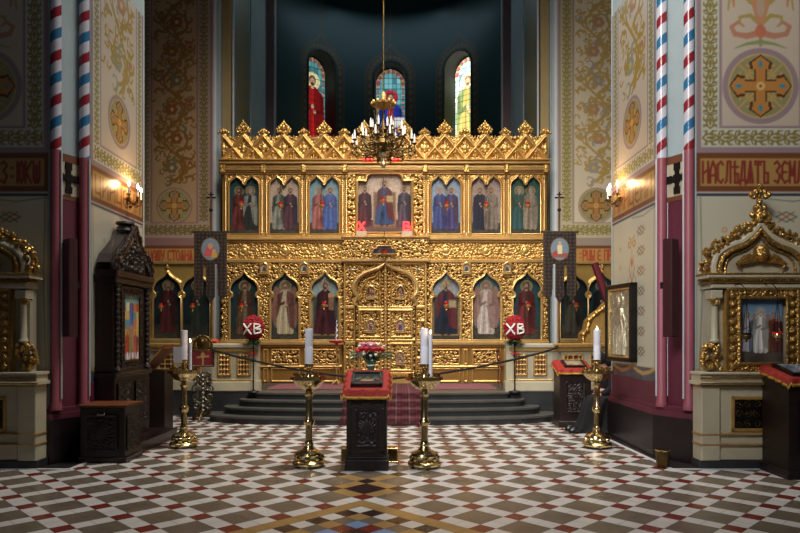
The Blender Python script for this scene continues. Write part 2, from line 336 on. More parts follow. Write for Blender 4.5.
LET = {'Н': [[(0, 0), (0, 1)], [(1, 0), (1, 1)], [(0, .42), (1, .62)]], 'А': [[(0, 0), (0, .6), (.5, 1), (1, .7), (1, 0)], [(0, .35), (1, .35)]], 'С': [[(1, .85), (.6, 1), (0, .85), (0, .15), (.6, 0), (1, .15)]],
 'Л': [[(0, 0), (.25, .1), (.45, 1), (1, 1), (1, 0)]], 'Ѣ': [[(.4, 1), (.4, 0), (1, 0), (1, .4), (.4, .45)], [(0, .75), (1, .75)]], 'Д': [[(0, -.08), (0, .12), (1, .12), (1, -.08)], [(.15, .12), (.45, 1), (.85, 1), (.85, .12)]],
 'Ѧ': [[(0, 0), (.5, 1), (1, 0)], [(.5, .45), (.5, 0)], [(.2, .45), (.8, .45)]], 'Т': [[(.5, 0), (.5, 1)], [(0, .85), (0, 1), (1, 1), (1, .85)]], 'Ъ': [[(0, 1), (.3, 1), (.3, 0), (1, 0), (1, .45), (.3, .5)]],
 'З': [[(0, .9), (.5, 1), (1, .8), (.4, .55), (1, .35), (.6, 0), (0, .1)]], 'Е': [[(1, .9), (.5, 1), (0, .8), (0, .2), (.5, 0), (1, .1)], [(0, .5), (.8, .5)]], 'М': [[(0, 0), (0, 1), (.5, .35), (1, 1), (1, 0)]], 'И': [[(0, 1), (0, 0)], [(1, 1), (1, 0)], [(0, .25), (1, .75)]],
 'К': [[(0, 0), (0, 1)], [(1, 1), (.1, .5), (1, 0)]], 'О': [[(.5, 0), (0, .2), (0, .8), (.5, 1), (1, .8), (1, .2), (.5, 0)]], 'Ш': [[(0, 1), (0, 0), (1, 0), (1, 1)], [(.5, 0), (.5, 1)]], 'У': [[(0, 1), (.2, .5), (.7, .45)], [(1, 1), (.7, .3), (.2, 0)]], 'Ю': [[(0, 0), (0, 1)], [(0, .5), (.4, .5), (.4, .85), (.7, 1), (1, .8), (1, .2), (.7, 0), (.4, .15), (.4, .5)]],
 'Ѡ': [[(0, 1), (0, .2), (.25, 0), (.5, .2), (.5, .8)], [(.5, .2), (.75, 0), (1, .2), (1, 1)]], 'Р': [[(0, 0), (0, 1), (.7, 1), (1, .8), (.8, .5), (0, .5)]], 'П': [[(0, 0), (0, 1), (1, 1), (1, 0)]], 'В': [[(0, 0), (0, 1), (.7, .95), (.8, .7), (0, .52), (.9, .4), (.9, .1), (0, 0)]], 'Ц': [[(0, 1), (0, .1), (.9, .1), (.9, 1)], [(.9, .1), (1, -.1)]], 'Ы': [[(0, 1), (0, 0), (.5, 0), (.5, .45), (0, .5)], [(1, 0), (1, 1)]], 'Г': [[(0, 0), (0, 1), (1, 1), (1, .8)]],
 '·': [[(.4, .3), (.6, .3)], [(.4, .7), (.6, .7)]], 'Х': [[(0, 0), (1, 1)], [(0, 1), (1, 0)]]}
def write(cv, txt, u0, v0, h, adv, c, t=.03):
    u = u0
    for ch in txt:
        if ch == ' ': u += adv*.6; continue
        lw = adv*.7
        for pl in LET[ch]: cv.stroke([(u+a*lw, v0+b*h) for a, b in pl], t, c)
        u += adv
def fold(s): return s
# ================================================================== ROOM
ST = dict(kind='structure')
def struct(o): o['kind'] = 'structure'; return o
# ---- tiled floor: grid of square modules laid at 45 degrees, red corner tiles at every third module
mod = .1627; g2 = mod*math.sqrt(.5); FX, FY = -.36, 6.38
def tcol(i, j):
    if i <= -1 and j <= -1 and i > -12 and j > -12:
        a, b = -max(i, j), -min(i, j)
        if a == 1: return 3
        par = (i+j) % 2
        if a == 2: return 4 if par else 0
        if a == 3: return 1 if par else 3
        if a == 4: return 2 if par else 5
        if a == 5: return 3 if par else 4
        return (4 if par else 0) if a % 2 == 0 else (3 if par else 1)
    if i in (1, 2) and j in (1, 2): return 4
    if (i, j) in ((0, 1), (0, 2), (1, 0), (2, 0), (3, 1), (3, 2), (1, 3), (2, 3), (3, 4), (3, 5), (4, 3), (5, 3)): return 3
    if (i, j) in ((3, 3), (0, 3), (3, 0), (3, 6), (6, 3)): return 4
    a, b = i % 3 == 0, j % 3 == 0
    return 2 if a and b else (0 if a or b else 1)
mb = MB(); inset = .0028
for i in range(-70, 75):
    for j in range(-70, 75):
        cx = FX+(i-j)*g2; cy = FY+(i+j)*g2
        if not (-6.4 < cx < 5.8 and .2 < cy < 13.4): continue
        h = g2-inset
        mb.m = tcol(i, j)
        mb.add([(cx, cy-h, 0), (cx+h, cy, 0), (cx, cy+h, 0), (cx-h, cy, 0)], [(0, 1, 2, 3)])
fl = struct(mb.build('floor', ['tw', 'tb', 'tr', 'tt', 'td', 'tl'], smooth=False))
struct(MB().box(-8, 7.4, -3, 23.5, -.2, -.002).build('floor_base', 'grout'))
# marble border strip and dark slab around each pier
for nm, pts, inn in (('trim_1', [(3.19, 7.66), (3.12, 10.6)], 1), ('trim_2', [(-3.88, 7.66), (-3.80, 10.6)], -1)):
    (x0, y0), (x1, y1) = pts; e = 7.3*inn
    m = MB(); m.prism([(x0, y0), (x1, y1), (x1+.05*inn, y1), (x0+.05*inn, y0+.05), (e, y0+.05), (e, y0)], 0, .006); struct(m.build(nm, 'white'))
    m = MB(); m.prism([(x0+.05*inn, y0+.05), (x1+.05*inn, y1), (e, y1), (e, y0+.05)], 0, .004); struct(m.build(nm.replace('trim', 'floor_slab'), 'darkfloor'))

# ---- painted plaster of the piers
def band(cv, u0, u1, v0, v1, txt, adv, ustart=None, bg='a08048', ink='7a2c26'):
    cv.rect(u0-.2, v0, u1+.2, v1, '6b3f26'); cv.rect(u0, v0+.07, u1, v1-.07, bg)
    write(cv, txt, ustart if ustart is not None else u0+.03, v0+.11, v1-v0-.22, adv, ink, .03)
def drape(cv, v0, v1, W, n):
    cv.rect(0, v0, W, v1, 'b8b4a0')
    cv.rect(0, v1-.035, W, v1, '2a3850'); p = W/n
    for k in range(n+1):
        x = k*p
        for d in (-.04, 0, .05): cv.stroke([(x+d, v1-.05), (x+d*1.5, (v0+v1)/2), (x+d*.6, v0)], .02, '8a8775')
        cv.stroke([(x-p*.5, v1-.06), (x-p*.25, v1-.1), (x, v1-.05)], .012, '4d6a58')
        for z in np.arange(v0+.25, v1-.2, .28):
            cv.ell(x+p*.22, z, .035, .035, 'b08a50'); cv.ell(x+p*.22, z, .018, .018, 'b8b4a0')
            cv.stroke([(x-p*.3, z+.1), (x-p*.22, z+.16), (x-p*.3, z+.22), (x-p*.38, z+.16), (x-p*.3, z+.1)], .018, '55735a')
            cv.stroke([(x-p*.36, z+.1), (x-p*.24, z+.22)], .016, '9a4f3a'); cv.stroke([(x-p*.24, z+.1), (x-p*.36, z+.22)], .016, '9a4f3a')
        cx = x+p*.5
        for s in (-1, 1):
            cv.stroke(spiral(cx+s*.1, v1-.42, .09, 1.1, PI/2, s, 10), .028, 'b0803c')
            cv.stroke([(cx, v1-1.25), (cx+s*.12, v1-1.1), (cx+s*.16, v1-.95), (cx+s*.05, v1-.85)], (.035, .01), '5f7f8c')
            cv.stroke([(cx, v1-1.0), (cx+s*.1, v1-.8), (cx+s*.05, v1-.62)], (.03, .01), '9a5a48')
        cv.stroke([(cx, v1-1.3), (cx, v1-.5)], .02, 'b58a48'); cv.ell(cx, v1-.7, .04, .06, 'a8643f')
    cv.rect(0, v0, W, v0+.2, '3a4654')
    for k in range(n*2): cv.stroke([(k*p/2, v0+.2), (k*p/2+p*.12, v0+.14), (k*p/2+p*.25, v0+.11), (k*p/2+p*.38, v0+.14), (k*p/2+p/2, v0+.2)], .05, 'a88c54')
def pier_panel(W, z0, z1, txt, adv, us, rr, bw, style, n, res=.0125, cz=4.65):
    cv = CV(W, z1-z0, res, 'b0a698'); f = lambda z: z-z0
    mv = '8d7a80'
    cv.rect(0, f(3.83), W, f(z1), mv)
    e = .06
    cv.rect(e, f(3.9), W-e, f(z1), 'b8b8ac')
    border(cv, e+.02, f(4.13), e+bw, f(z1), '7c7238'); border(cv, W-e-bw, f(4.13), W-e-.02, f(z1), '7c7238')
    border(cv, e+.02, f(3.92), W-e-.02, f(4.11), '7c7238', vert=False)
    i0 = e+bw+.02
    cv.rect(i0, f(4.13), W-i0, f(z1), mv); cv.rect(i0+.035, f(4.16), W-i0-.035, f(z1), 'b5a998')
    cx = W/2; cz = f(cz)
    cv.ell(cx, cz, rr*1.17, rr*1.17, mv)
    roundel(cv, cx, cz, rr, '8c7a3c', '8d7a80')
    A = W/2-i0-.08
    if style: candelabra(cv, cx, cz+rr*1.25, f(z1)+.3, A*.98)
    else: rinceau(cv, cx, cz+rr*1.3, f(z1)+.2, A*.95, '98803f', '9c705a', '858874')
    band(cv, .05, W-.05, f(3.35), f(3.83), txt, adv, us)
    drape(cv, f(.95), f(3.33), W, n)
    return cv
XR, XL = 3.35, -4.05; FR, FLx = 3.63, -4.31; YF, YC, YB = 8.0, 8.5, 10.25; TOP = 9.0; ZP = 6.6
# right pier
def pier(sg, xs, xf, nm, k):
    xo = xs+sg*4.2
    body = MB(); body.prism([(xs, YB), (xs, YC), (xs+sg*.08, YC-.02), (xf+sg*.02, YF+.06), (xf, YF), (xo, YF), (xo, YB)], .6, TOP)
    w = struct(body.build(nm, 'grey', smooth=False))
    m = MB(); m.prism([(xs-sg*.06, YB+.06), (xs-sg*.06, YC-.04), (xf-sg*.04, YF-.08), (xo, YF-.08), (xo, YB+.06)], 0, .55)
    struct(m.build('baseboard_'+nm.split('_')[1], 'plinth', smooth=False))
    m = MB(); m.prism([(xs-sg*.055, YB+.05), (xs-sg*.055, YC-.035), (xf-sg*.035, YF-.07), (xo, YF-.07), (xo, YB+.05)], .55, .62)
    m.prism([(xs-sg*.03, YB+.03), (xs-sg*.03, YC-.02), (xf-sg*.02, YF-.04), (xo, YF-.04), (xo, YB+.03)], .62, .68)
    m.prism([(xs-sg*.012, YB+.012), (xs-sg*.012, YC), (xs+sg*.07, YC-.03), (xs+sg*.07, YB+.012)], .68, .97)
    struct(m.build('trim_%d' % k, 'pinkd', smooth=False))
    # chamfer: dark rose below, pale blue grey above, a dark cross between
    ax, ay, bx, by = xs+sg*.08, YC-.02, xf+sg*.02, YF+.06
    d = Vector((bx-ax, by-ay, 0)); L = d.length; d.normalize(); nrm = Vector((d.y, -d.x, 0)); nrm = nrm if nrm.y < 0 else -nrm
    def slab(z0, z1, mt, name, off=.012, a=0, b=1):
        p = Vector((ax, ay, 0))+d*L*a; q = Vector((ax, ay, 0))+d*L*b; mm = MB(); mm.prism([tuple(p[:2]), tuple(q[:2]), tuple((q+nrm*off)[:2]), tuple((p+nrm*off)[:2])], z0, z1)
        return mm.build(name, mt, w, smooth=False)
    slab(.68, 3.3, 'pinkd', 'rose_panel'); slab(3.3, 3.36, 'brown', 'brown_band', .016); slab(3.36, 3.78, 'cream', 'cream_panel'); slab(3.78, 3.88, 'brown', 'brown_band', .016)
    mm = MB(); c0 = Vector((ax, ay, 3.58))+d*L*.5+nrm*.02
    R = Matrix(((d.x, nrm.x, 0), (d.y, nrm.y, 0), (0, 0, 1)))
    for (w_, h_) in ((.03, .17), (.14, .03)):
        n0 = len(mm.v); mm.box(-w_, w_, -.004, .012, -h_, h_)
        for cx, cz in (((0, 1), (0, -1)) if h_ > w_ else ((1, 0), (-1, 0))):
            mm.box(cx*(w_-.02)-.045, cx*(w_-.02)+.045, -.004, .014, cz*(h_-.02)-.045, cz*(h_-.02)+.045)
    mm.box(-.05, .05, -.004, .016, -.05, .05)
    mm.v = [tuple(R @ Vector(v)+c0) for v in mm.v]; mm.build('painted_cross', 'iron', w, smooth=False)
    # two colonettes: pink below, spiral red / white / blue above
    for q, (cx, cy) in enumerate(((xs+sg*.04, YC-.08), (xf-sg*.06, YF+.03))):
        r = .062; res = 48; nz = 560; zs = np.linspace(3.87, 8.9, nz); th = np.linspace(PI/2, 2.5*PI, res+1)
        cv = CV(1, 1, .5); cv.nx, cv.nz = res+1, nz; cv.keep = np.ones((nz, res+1), bool); T, ZZ = np.meshgrid(th, zs)
        ph = ((ZZ/.54+-T/(2*PI)*.5+.25*q) % 1)*4; col = np.zeros((nz, res+1, 3)); W_ = np.array(lin('c9c9d4'))
        col[:] = W_; col[(ph >= 0) & (ph < .95)] = lin('8c2430'); col[(ph >= 2) & (ph < 2.95)] = lin('2f6f9c')
        co = np.stack([cx+r*np.cos(T), cy+r*np.sin(T), ZZ], -1)
        idx = np.arange(nz*(res+1)).reshape(nz, res+1); qd = np.stack([idx[:-1, :-1], idx[:-1, 1:], idx[1:, 1:], idx[1:, :-1]], -1).reshape(-1, 4)
        me = bpy.data.meshes.new('colonette'); me.from_pydata(co.reshape(-1, 3).tolist(), [], qd.tolist())
        at = me.color_attributes.new('Col', 'FLOAT_COLOR', 'POINT'); at.data.foreach_set('color', np.concatenate([col.reshape(-1, 3), np.ones((len(co.reshape(-1, 3)), 1))], 1).ravel())
        me.materials.append(M['gloss']); me.polygons.foreach_set('use_smooth', [True]*len(qd))
        link('striped_colonette', me, w)
        mm = MB(); mm.lathe([(.07, .66), (.07, .72), (r, .74), (r, 3.87)], (cx, cy, 0), 20); mm.build('pink_colonette', 'pink', w)
        mm = MB(); mm.lathe([(.012, .8), (.012, 3.86)], (cx-.075, cy-.015, 0), 8); mm.lathe([(.012, .8), (.012, 3.86)], (cx+.075, cy-.015, 0), 8); mm.build('white_fillet', 'white', w)
    return w
wr = pier(1, XR, FR, 'wall_right', 3); wl = pier(-1, XL, FLx, 'wall_left', 4)
Wf = 1.58
cv = pier_panel(Wf, .6, ZP, 'НАСЛѢДѦТЪ ЗЕМЛЮ', .092, .08, .40, .2, 1, 1); cv.mesh('painted_plaster', 'paint', (FR+.015, YF-.006, .6), (1, 0, 0), (0, 0, 1), wr)
cv = pier_panel(Wf, .6, ZP, 'НЗ·ЮКѠ', .1, .9, .40, .2, 1, 1); cv.mesh('painted_plaster', 'paint', (FLx-.015-Wf, YF-.006, .6), (1, 0, 0), (0, 0, 1), wl)
Ws = YB-YC-.02
cv = pier_panel(Ws, .6, ZP, 'ЦИНЦЕНИ', .22, .12, .32, .17, 0, 1, .0145); cv.mesh('painted_plaster', 'gloss', (XL+.006, YC+.01, .6), (0, 1, 0), (0, 0, 1), wl)
cv = pier_panel(Ws, .6, ZP, 'НИНЦЕНИ', .22, .12, .32, .17, 0, 1, .0145); cv.mesh('painted_plaster', 'gloss', (XR-.006, YB-.01, .6), (0, -1, 0), (0, 0, 1), wr)
# slim striped colonettes at the far corner of each pier
for sg, xs, w in ((1, XR, wr), (-1, XL, wl)):
    mm = MB(); mm.lathe([(.04, .6), (.04, 9)], (xs+sg*.03, YB+.02, 0), 16); mm.build('corner_colonette', 'grey', w)

# ---- altar wall: painted pilasters left and right of the sanctuary arch
def altar_panel(u, z0, z1, bg, olive, mv, r1, field, txt, adv, us, flip):
    # u: dict of strip limits measured from the inner (arch) side
    cv = CV(1.75, z1-z0, .016, mv); f = lambda z: z-z0; W = 1.75
    cv.rect(.06, f(3.72), W-.06, f(z1), bg)
    border(cv, .09, f(4.2), .30, f(z1), olive); border(cv, W-.30, f(4.2), W-.09, f(z1), olive); border(cv, .09, f(3.88), W-.09, f(4.12), olive, vert=False)
    cv.rect(.32, f(4.15), W-.32, f(z1), mv); cv.rect(.37, f(4.18), W-.37, f(z1), field)
    cv.rect(0, f(3.64), W, f(3.82), mv)
    roundel(cv, W/2, f(4.56), .38, olive, mv)
    rinceau(cv, W/2, f(5.1), f(z1), .48, r1[0], r1[1], r1[2])
    band(cv, -.1, W+.1, f(3.18), f(3.64), txt, adv, us, 'b0854a', '9a3a26')
    return cv
wb = MB(); wb.box(-8, -4.35, 15.0, 15.5, 0, 13); wbl = struct(wb.build('wall_back_left', 'mauve', smooth=False))
wb = MB(); wb.box(3.67, 7.4, 15.0, 15.5, 0, 13); wbr = struct(wb.build('wall_back_right', 'mauve', smooth=False))
cv = altar_panel(None, .5, 9.8, 'a58f7c', '6f5f2c', '8d6a64', ('80581f', '86492f', '6b6448'), 'a98a64', 'НАШУ СТОѦНѦ Н', .098, .28, 0)  # same paint as the right panel, with its shade put into darker colours
cv.mesh('painted_plaster', 'paint', (-4.35-1.75+.02, 14.992, .5), (1, 0, 0), (0, 0, 1), wbl)
cv = altar_panel(None, .5, 9.8, 'b8ab8e', '837a38', '98887a', ('ab8f50', 'a8806a', '94928a'), 'cabca2', '·РЦЫ Е ПРАВОС', .095, .48, 1)
cv.mesh('painted_plaster', 'paint', (3.67-.02, 14.992, .5), (1, 0, 0), (0, 0, 1), wbr)
# stepped jambs of the sanctuary arch
for sg, nm in ((-1, 'wall_arch_left'), (1, 'wall_arch_right')):
    def O(o): return AX+sg*o
    def slab2(o0, o1, y0, y1): return [(O(o0), y0), (O(o1), y0), (O(o1), y1), (O(o0), y1)]
    par = struct(MB().prism(slab2(3.66, 4.2, 15.35, 20), 0, 13).build(nm, 'tan', smooth=False))
    MB().lathe([(.07, 1.2), (.07, 13)], (O(3.96), 15.1, 0), 20).build('white_colonette', 'white', par)
    MB().lathe([(.025, .6), (.025, 13)], (O(3.86), 15.12, 0), 12).lathe([(.025, .6), (.025, 13)], (O(3.60), 15.36, 0), 12).build('white_fillet', 'white', par)
    MB().box(min(O(3.85), O(4.05)), max(O(3.85), O(4.05)), 15.05, 15.5, 0, 13).build('inner_jamb', 'grey', par, smooth=False)
    cv = CV(1.7, 12.5, .03, '6f7a68'); border(cv, .3, 0, 1.4, 12.5, '8a7a40'); cv.rect(0, 0, .12, 12.5, '8a948c'); cv.rect(1.58, 0, 1.7, 12.5, '8a948c')
    if sg < 0: cv.mesh('painted_reveal', 'paint', (O(3.62), 15.5, .5), (0, 1, 0), (0, 0, 1), par)
    else: cv.mesh('painted_reveal', 'paint', (O(3.62), 17.2, .5), (0, -1, 0), (0, 0, 1), par)
    MB().box(min(O(3.6), O(3.7)), max(O(3.6), O(3.7)), 17.2, 19.3, 0, 13).build('grey_reveal', 'grey', par, smooth=False)
    MB().box(min(O(3.36), O(3.7)), max(O(3.36), O(3.7)), 19.2, 19.5, 0, 13).build('mauve_pilaster', 'mauve', par, smooth=False)
    MB().lathe([(.03, .5), (.03, 13)], (O(3.36), 19.18, 0), 10).build('white_fillet', 'white', par)
# ---- apse: curved wall pierced by three round-arched windows
R0, CYA = 3.5, 19.2
WINS = [(-41, 'A'), (0, 'B'), (41, 'C')]; HW, ZB, ZS = .56, 7.0, 10.55   # half width, sill, spring
def arch_in(du, z, hw=HW, zs=ZS, zb=ZB): return (abs(du) < hw and zb < z <= zs) or (z > zs and du*du+(z-zs)**2 < hw*hw)
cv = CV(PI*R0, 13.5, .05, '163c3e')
for a, _ in WINS:
    cx = (90+a)/180*PI*R0
    out = [(cx-HW-.3, ZB-.3), (cx+HW+.3, ZB-.3)]+[(cx+HW+.3, ZS)]+[(cx+(HW+.3)*math.cos(t), ZS+(HW+.3)*math.sin(t)) for t in np.linspace(.1, 1.2, 6)]+[(cx, ZS+1.15)]+[(cx-(HW+.3)*math.cos(t), ZS+(HW+.3)*math.sin(t)) for t in np.linspace(1.2, .1, 6)]+[(cx-HW-.3, ZS)]
    cv.poly(out, '3b3428'); cv.stroke(out+[out[0]], .05, '5a4a30')
    for t in np.linspace(0, PI, 15): cv.ell(cx+(HW+.16)*math.cos(t), ZS+(HW+.16)*math.sin(t), .06, .06, '6b5838')
    for z in np.arange(ZB, ZS, .25):
        for s in (-1, 1): cv.ell(cx+s*(HW+.16), z, .06, .08, '6b5838')
    cv.cut([(cx-HW, ZB), (cx+HW, ZB)]+[(cx+HW*math.cos(t), ZS+HW*math.sin(t)) for t in np.linspace(0, PI, 24)])
    cv.stroke([(cx, 11.9), (cx, 12.9)], .07, '4a3c24'); cv.stroke([(cx-.3, 12.5), (cx+.3, 12.5)], .07, '4a3c24')
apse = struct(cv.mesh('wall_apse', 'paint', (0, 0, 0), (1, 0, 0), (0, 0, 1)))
me = apse.data; n = len(me.vertices); co = np.empty(n*3); me.vertices.foreach_get('co', co); co = co.reshape(-1, 3)
t = co[:, 0]/R0; zz = co[:, 2].copy(); co[:, 0] = AX-R0*np.cos(t); co[:, 1] = CYA+R0*np.sin(t); co[:, 2] = zz; me.vertices.foreach_set('co', co.ravel()); me.update()
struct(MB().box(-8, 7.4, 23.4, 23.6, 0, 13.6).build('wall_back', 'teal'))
# half dome over the apse
m = MB(); nn = 16; vs = []; fs = []
for i in range(nn+1):
    e = i/nn*PI/2
    for j in range(33): p = j/32*PI; vs.append((AX-R0*math.cos(p)*math.cos(e), CYA+R0*math.sin(p)*math.cos(e), 13.5+R0*math.sin(e)))
for i in range(nn):
    for j in range(32): fs.append((i*33+j, i*33+j+1, (i+1)*33+j+1, (i+1)*33+j))
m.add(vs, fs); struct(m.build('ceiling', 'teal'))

def saint(cv, cx, v0, h, robe, cloak, halo='b08c3c', wings=None, hair='4a2c1c', skin='b08060', mitre=None, seat=None, child=None, lean=0, book=None, cross=False, under=None):
    w = h*.14
    if seat:
        cv.rect(cx-w*1.7, v0+h*.0, cx+w*1.7, v0+h*.72, seat); cv.frame(cx-w*1.7, v0, cx+w*1.7, v0+h*.72, h*.02, 'a07c3c')
    if wings:
        for s in (-1, 1):
            cv.poly([(cx+s*w*.5, v0+h*.8), (cx+s*w*1.2, v0+h*.9), (cx+s*w*1.95, v0+h*.72), (cx+s*w*1.8, v0+h*.35), (cx+s*w*1.3, v0+h*.12), (cx+s*w*.6, v0+h*.5)], wings)
            for k in range(3): cv.stroke([(cx+s*w*(.9+k*.3), v0+h*(.82-k*.02)), (cx+s*w*(1.1+k*.22), v0+h*.3)], h*.008, '6b4a34')
    hy = v0+h*.89
    if halo == 'f0e8b0' or halo == 'c03048': cv.ell(cx+lean, hy, h*.1, h*.1, halo)
    else:
        w_ = cv.win(cx+lean-h*.1, hy-h*.1, cx+lean+h*.1, hy+h*.1); hc = np.array(lin(halo)); cur = cv.a[w_[0], w_[1]]; q_ = np.hypot(w_[2]-cx-lean, w_[3]-hy); mk = np.clip((h*.1-q_)/cv.res+.5, 0, 1)[..., None]*.45; cv.a[w_[0], w_[1]] = cur*(1-mk)+hc*mk*.8
        cv.ring(cx+lean, hy, h*.1, h*.014, halo)
    b = w*(1.5 if seat else 1.1)
    cv.poly([(cx-w*.95, v0+h*.76), (cx-w*.3, v0+h*.83), (cx+w*.3, v0+h*.83), (cx+w*.95, v0+h*.76), (cx+w*1.15, v0+h*.5), (cx+b, v0+h*.06), (cx+b*.8, v0+h*.02), (cx-b*.8, v0+h*.02), (cx-b, v0+h*.06), (cx-w*1.15, v0+h*.5)], robe)
    cv.poly([(cx+w*.2, v0+h*.82), (cx+w*.95, v0+h*.76), (cx+w*1.2, v0+h*.45), (cx+b*1.0, v0+h*.1), (cx+w*.45, v0+h*.16), (cx+w*.1, v0+h*.5)], cloak)
    cv.poly([(cx-w*.95, v0+h*.76), (cx-w*.25, v0+h*.8), (cx-w*.7, v0+h*.5), (cx-w*1.1, v0+h*.3), (cx-w*1.2, v0+h*.5)], cloak)
    if under: cv.poly([(cx-w*.22, v0+h*.8), (cx+w*.22, v0+h*.8), (cx+w*.3, v0+h*.1), (cx-w*.3, v0+h*.1)], under)
    d1 = [x*.72 for x in (int(robe[i:i+2], 16)/255 for i in (0, 2, 4))]; d2 = [min(1, x*1.3) for x in (int(robe[i:i+2], 16)/255 for i in (0, 2, 4))]
    for k, x in enumerate((-.7, -.3, .1, .5)):
        cv.stroke([(cx+w*x*.6, v0+h*.62), (cx+w*x*.9, v0+h*.35), (cx+b*x, v0+h*.05)], (h*.006, h*.016), d1 if k % 2 else d2)
    dk = [x*.8 for x in (int(cloak[i:i+2], 16)/255 for i in (0, 2, 4))]
    cv.stroke([(cx-w*.9, v0+h*.72), (cx-w*.8, v0+h*.55), (cx-w*.05, v0+h*.6)], h*.05, dk); cv.stroke([(cx+w*.9, v0+h*.72), (cx+w*.95, v0+h*.56), (cx+w*.15, v0+h*.53)], h*.05, dk)
    cv.ell(cx, v0+h*.6, h*.02, h*.025, skin); cv.ell(cx+w*.2, v0+h*.54, h*.02, h*.02, skin)
    cv.rect(cx+lean-h*.02, v0+h*.8, cx+lean+h*.02, v0+h*.86, skin)
    cv.ell(cx+lean, hy+h*.008, h*.047, h*.056, hair); cv.ell(cx+lean, hy-h*.004, h*.034, h*.045, skin)
    cv.ell(cx+lean, hy-h*.035, h*.024, h*.022, hair if hair != 'none' else skin)
    cv.rect(cx+lean-h*.018, hy+.0, cx+lean-h*.008, hy+h*.007, '2a1810'); cv.rect(cx+lean+h*.008, hy, cx+lean+h*.018, hy+h*.007, '2a1810'); cv.stroke([(cx+lean, hy+h*.004), (cx+lean, hy-h*.014)], h*.006, '8a5c40')
    if mitre: cv.poly([(cx-h*.05, hy+h*.025), (cx-h*.055, hy+h*.09), (cx, hy+h*.115), (cx+h*.055, hy+h*.09), (cx+h*.05, hy+h*.025)], mitre)
    if child:
        cv.ell(cx+w*.75, v0+h*.72, h*.055, h*.055, halo); cv.ell(cx+w*.75, v0+h*.72, h*.03, h*.033, skin); cv.poly([(cx+w*.45, v0+h*.68), (cx+w*1.05, v0+h*.68), (cx+w*1.1, v0+h*.45), (cx+w*.4, v0+h*.47)], child)
    if book: cv.rect(cx+w*.3, v0+h*.5, cx+w*.3+h*.15, v0+h*.64, book); cv.frame(cx+w*.3, v0+h*.5, cx+w*.3+h*.15, v0+h*.64, h*.01, '7a5a28')
    for s in (-1, 1): cv.ell(cx+s*w*.4, v0+h*.015, h*.03, h*.014, '3a2418')
# stained windows
SG = [dict(robe='a81c1c', cloak='7d1418', hair='5c3a22', bgc='5fa0a4'), dict(robe='2848b0', cloak='26389c', hair='5c3a22', bgc='7ab8c0'), dict(robe='9a8a4a', cloak='6a7a4a', hair='7a5a34', bgc='b4c4c4')]
for k, (a, _) in enumerate(WINS):
    W, H = 2*HW-.1, ZS+HW-ZB; gl = CV(W, H, .022, SG[k]['bgc'])
    for i in range(7):
        for j in range(22):
            c = np.array([int(SG[k]['bgc'][q:q+2], 16)/255 for q in (0, 2, 4)])*rng.uniform(.6, 1.15); c[0] *= rng.uniform(.8, 1.1)
            gl.rect(i*W/7, j*H/22, (i+1)*W/7, (j+1)*H/22, list(np.clip(c, 0, 1)))
    for j in range(60):
        for s in (0, 1): gl.ell(s*(W-.12)+.06, j*H/60, .05, .035, ['b05030', '2f7a5a', 'c89a3c', '3a6ab0'][j % 4] if k != 2 else ['e0e0d0', 'd0a860', 'a0c0d0', 'e8d8b0'][j % 4])
    for t in np.linspace(0, PI, 30): gl.ell(W/2+(HW-.12)*math.cos(t), ZS-ZB+(HW-.12)*math.sin(t), .07, .07, ['b05030', '2f7a5a', 'c89a3c', '8a4a8a'][int(t*9) % 4])
    d = SG[k]
    saint(gl, W/2, .6, 3.0 if k != 1 else 2.75, d['robe'], d['cloak'], halo='f0e8b0' if k != 1 else 'c03048', hair=d['hair'], skin='d0a080', under=('d02828' if k == 1 else None), book=('f0f0e8' if k == 1 else None))
    if k == 2:
        for _ in range(25): gl.ell(rng.uniform(.1, W-.1), rng.uniform(.2, 1.4), .04, .05, '5a9a4a')
    for i in range(1, 7): gl.stroke([(i*W/7, 0), (i*W/7, H)], .012, '1a1a1a')
    for j in range(1, 22): gl.stroke([(0, j*H/22), (W, j*H/22)], .014, '1a1a1a')
    th = math.radians(a); px, py = AX+math.sin(th)*(R0+.55), CYA+math.cos(th)*(R0+.55)
    r_ = bpy.data.objects.new('window_%d' % (k+1), None); C.objects.link(r_); r_.location = (px, py, ZB); r_.rotation_euler = (0, 0, -th); r_['kind'] = 'structure'
    # outside arch shape removed
    for jj in range(gl.nz):
        for ii in (range(gl.nx) if gl.w[jj] > ZS-ZB else ()):
            if (gl.u[ii]-W/2)**2+(gl.w[jj]-(ZS-ZB))**2 > (HW-.04)**2: gl.keep[jj, ii] = False
    gl.mesh('stained_pane', 'stainedb' if k == 2 else 'stained', (-W/2, 0, 0), (1, 0, 0), (0, 0, 1), r_, smooth=False)
    pr = [(-HW, -.05), (HW, -.05)]+[(HW*math.cos(t), ZS-ZB+HW*math.sin(t)) for t in np.linspace(0, PI, 24)]
    mm = MB(); n = len(pr); vs = [(x, -.62, z) for x, z in pr]+[(x*.93, .05, z) for x, z in pr]; mm.add(vs, [(i, (i+1) % n, n+(i+1) % n, n+i) for i in range(n)]); mm.build('window_reveal', 'reveal', r_)
    mm = MB(); mm.tube([(x, -.6, z) for x, z in pr], .03, 8, True); mm.build('window_moulding', 'reveal', r_)
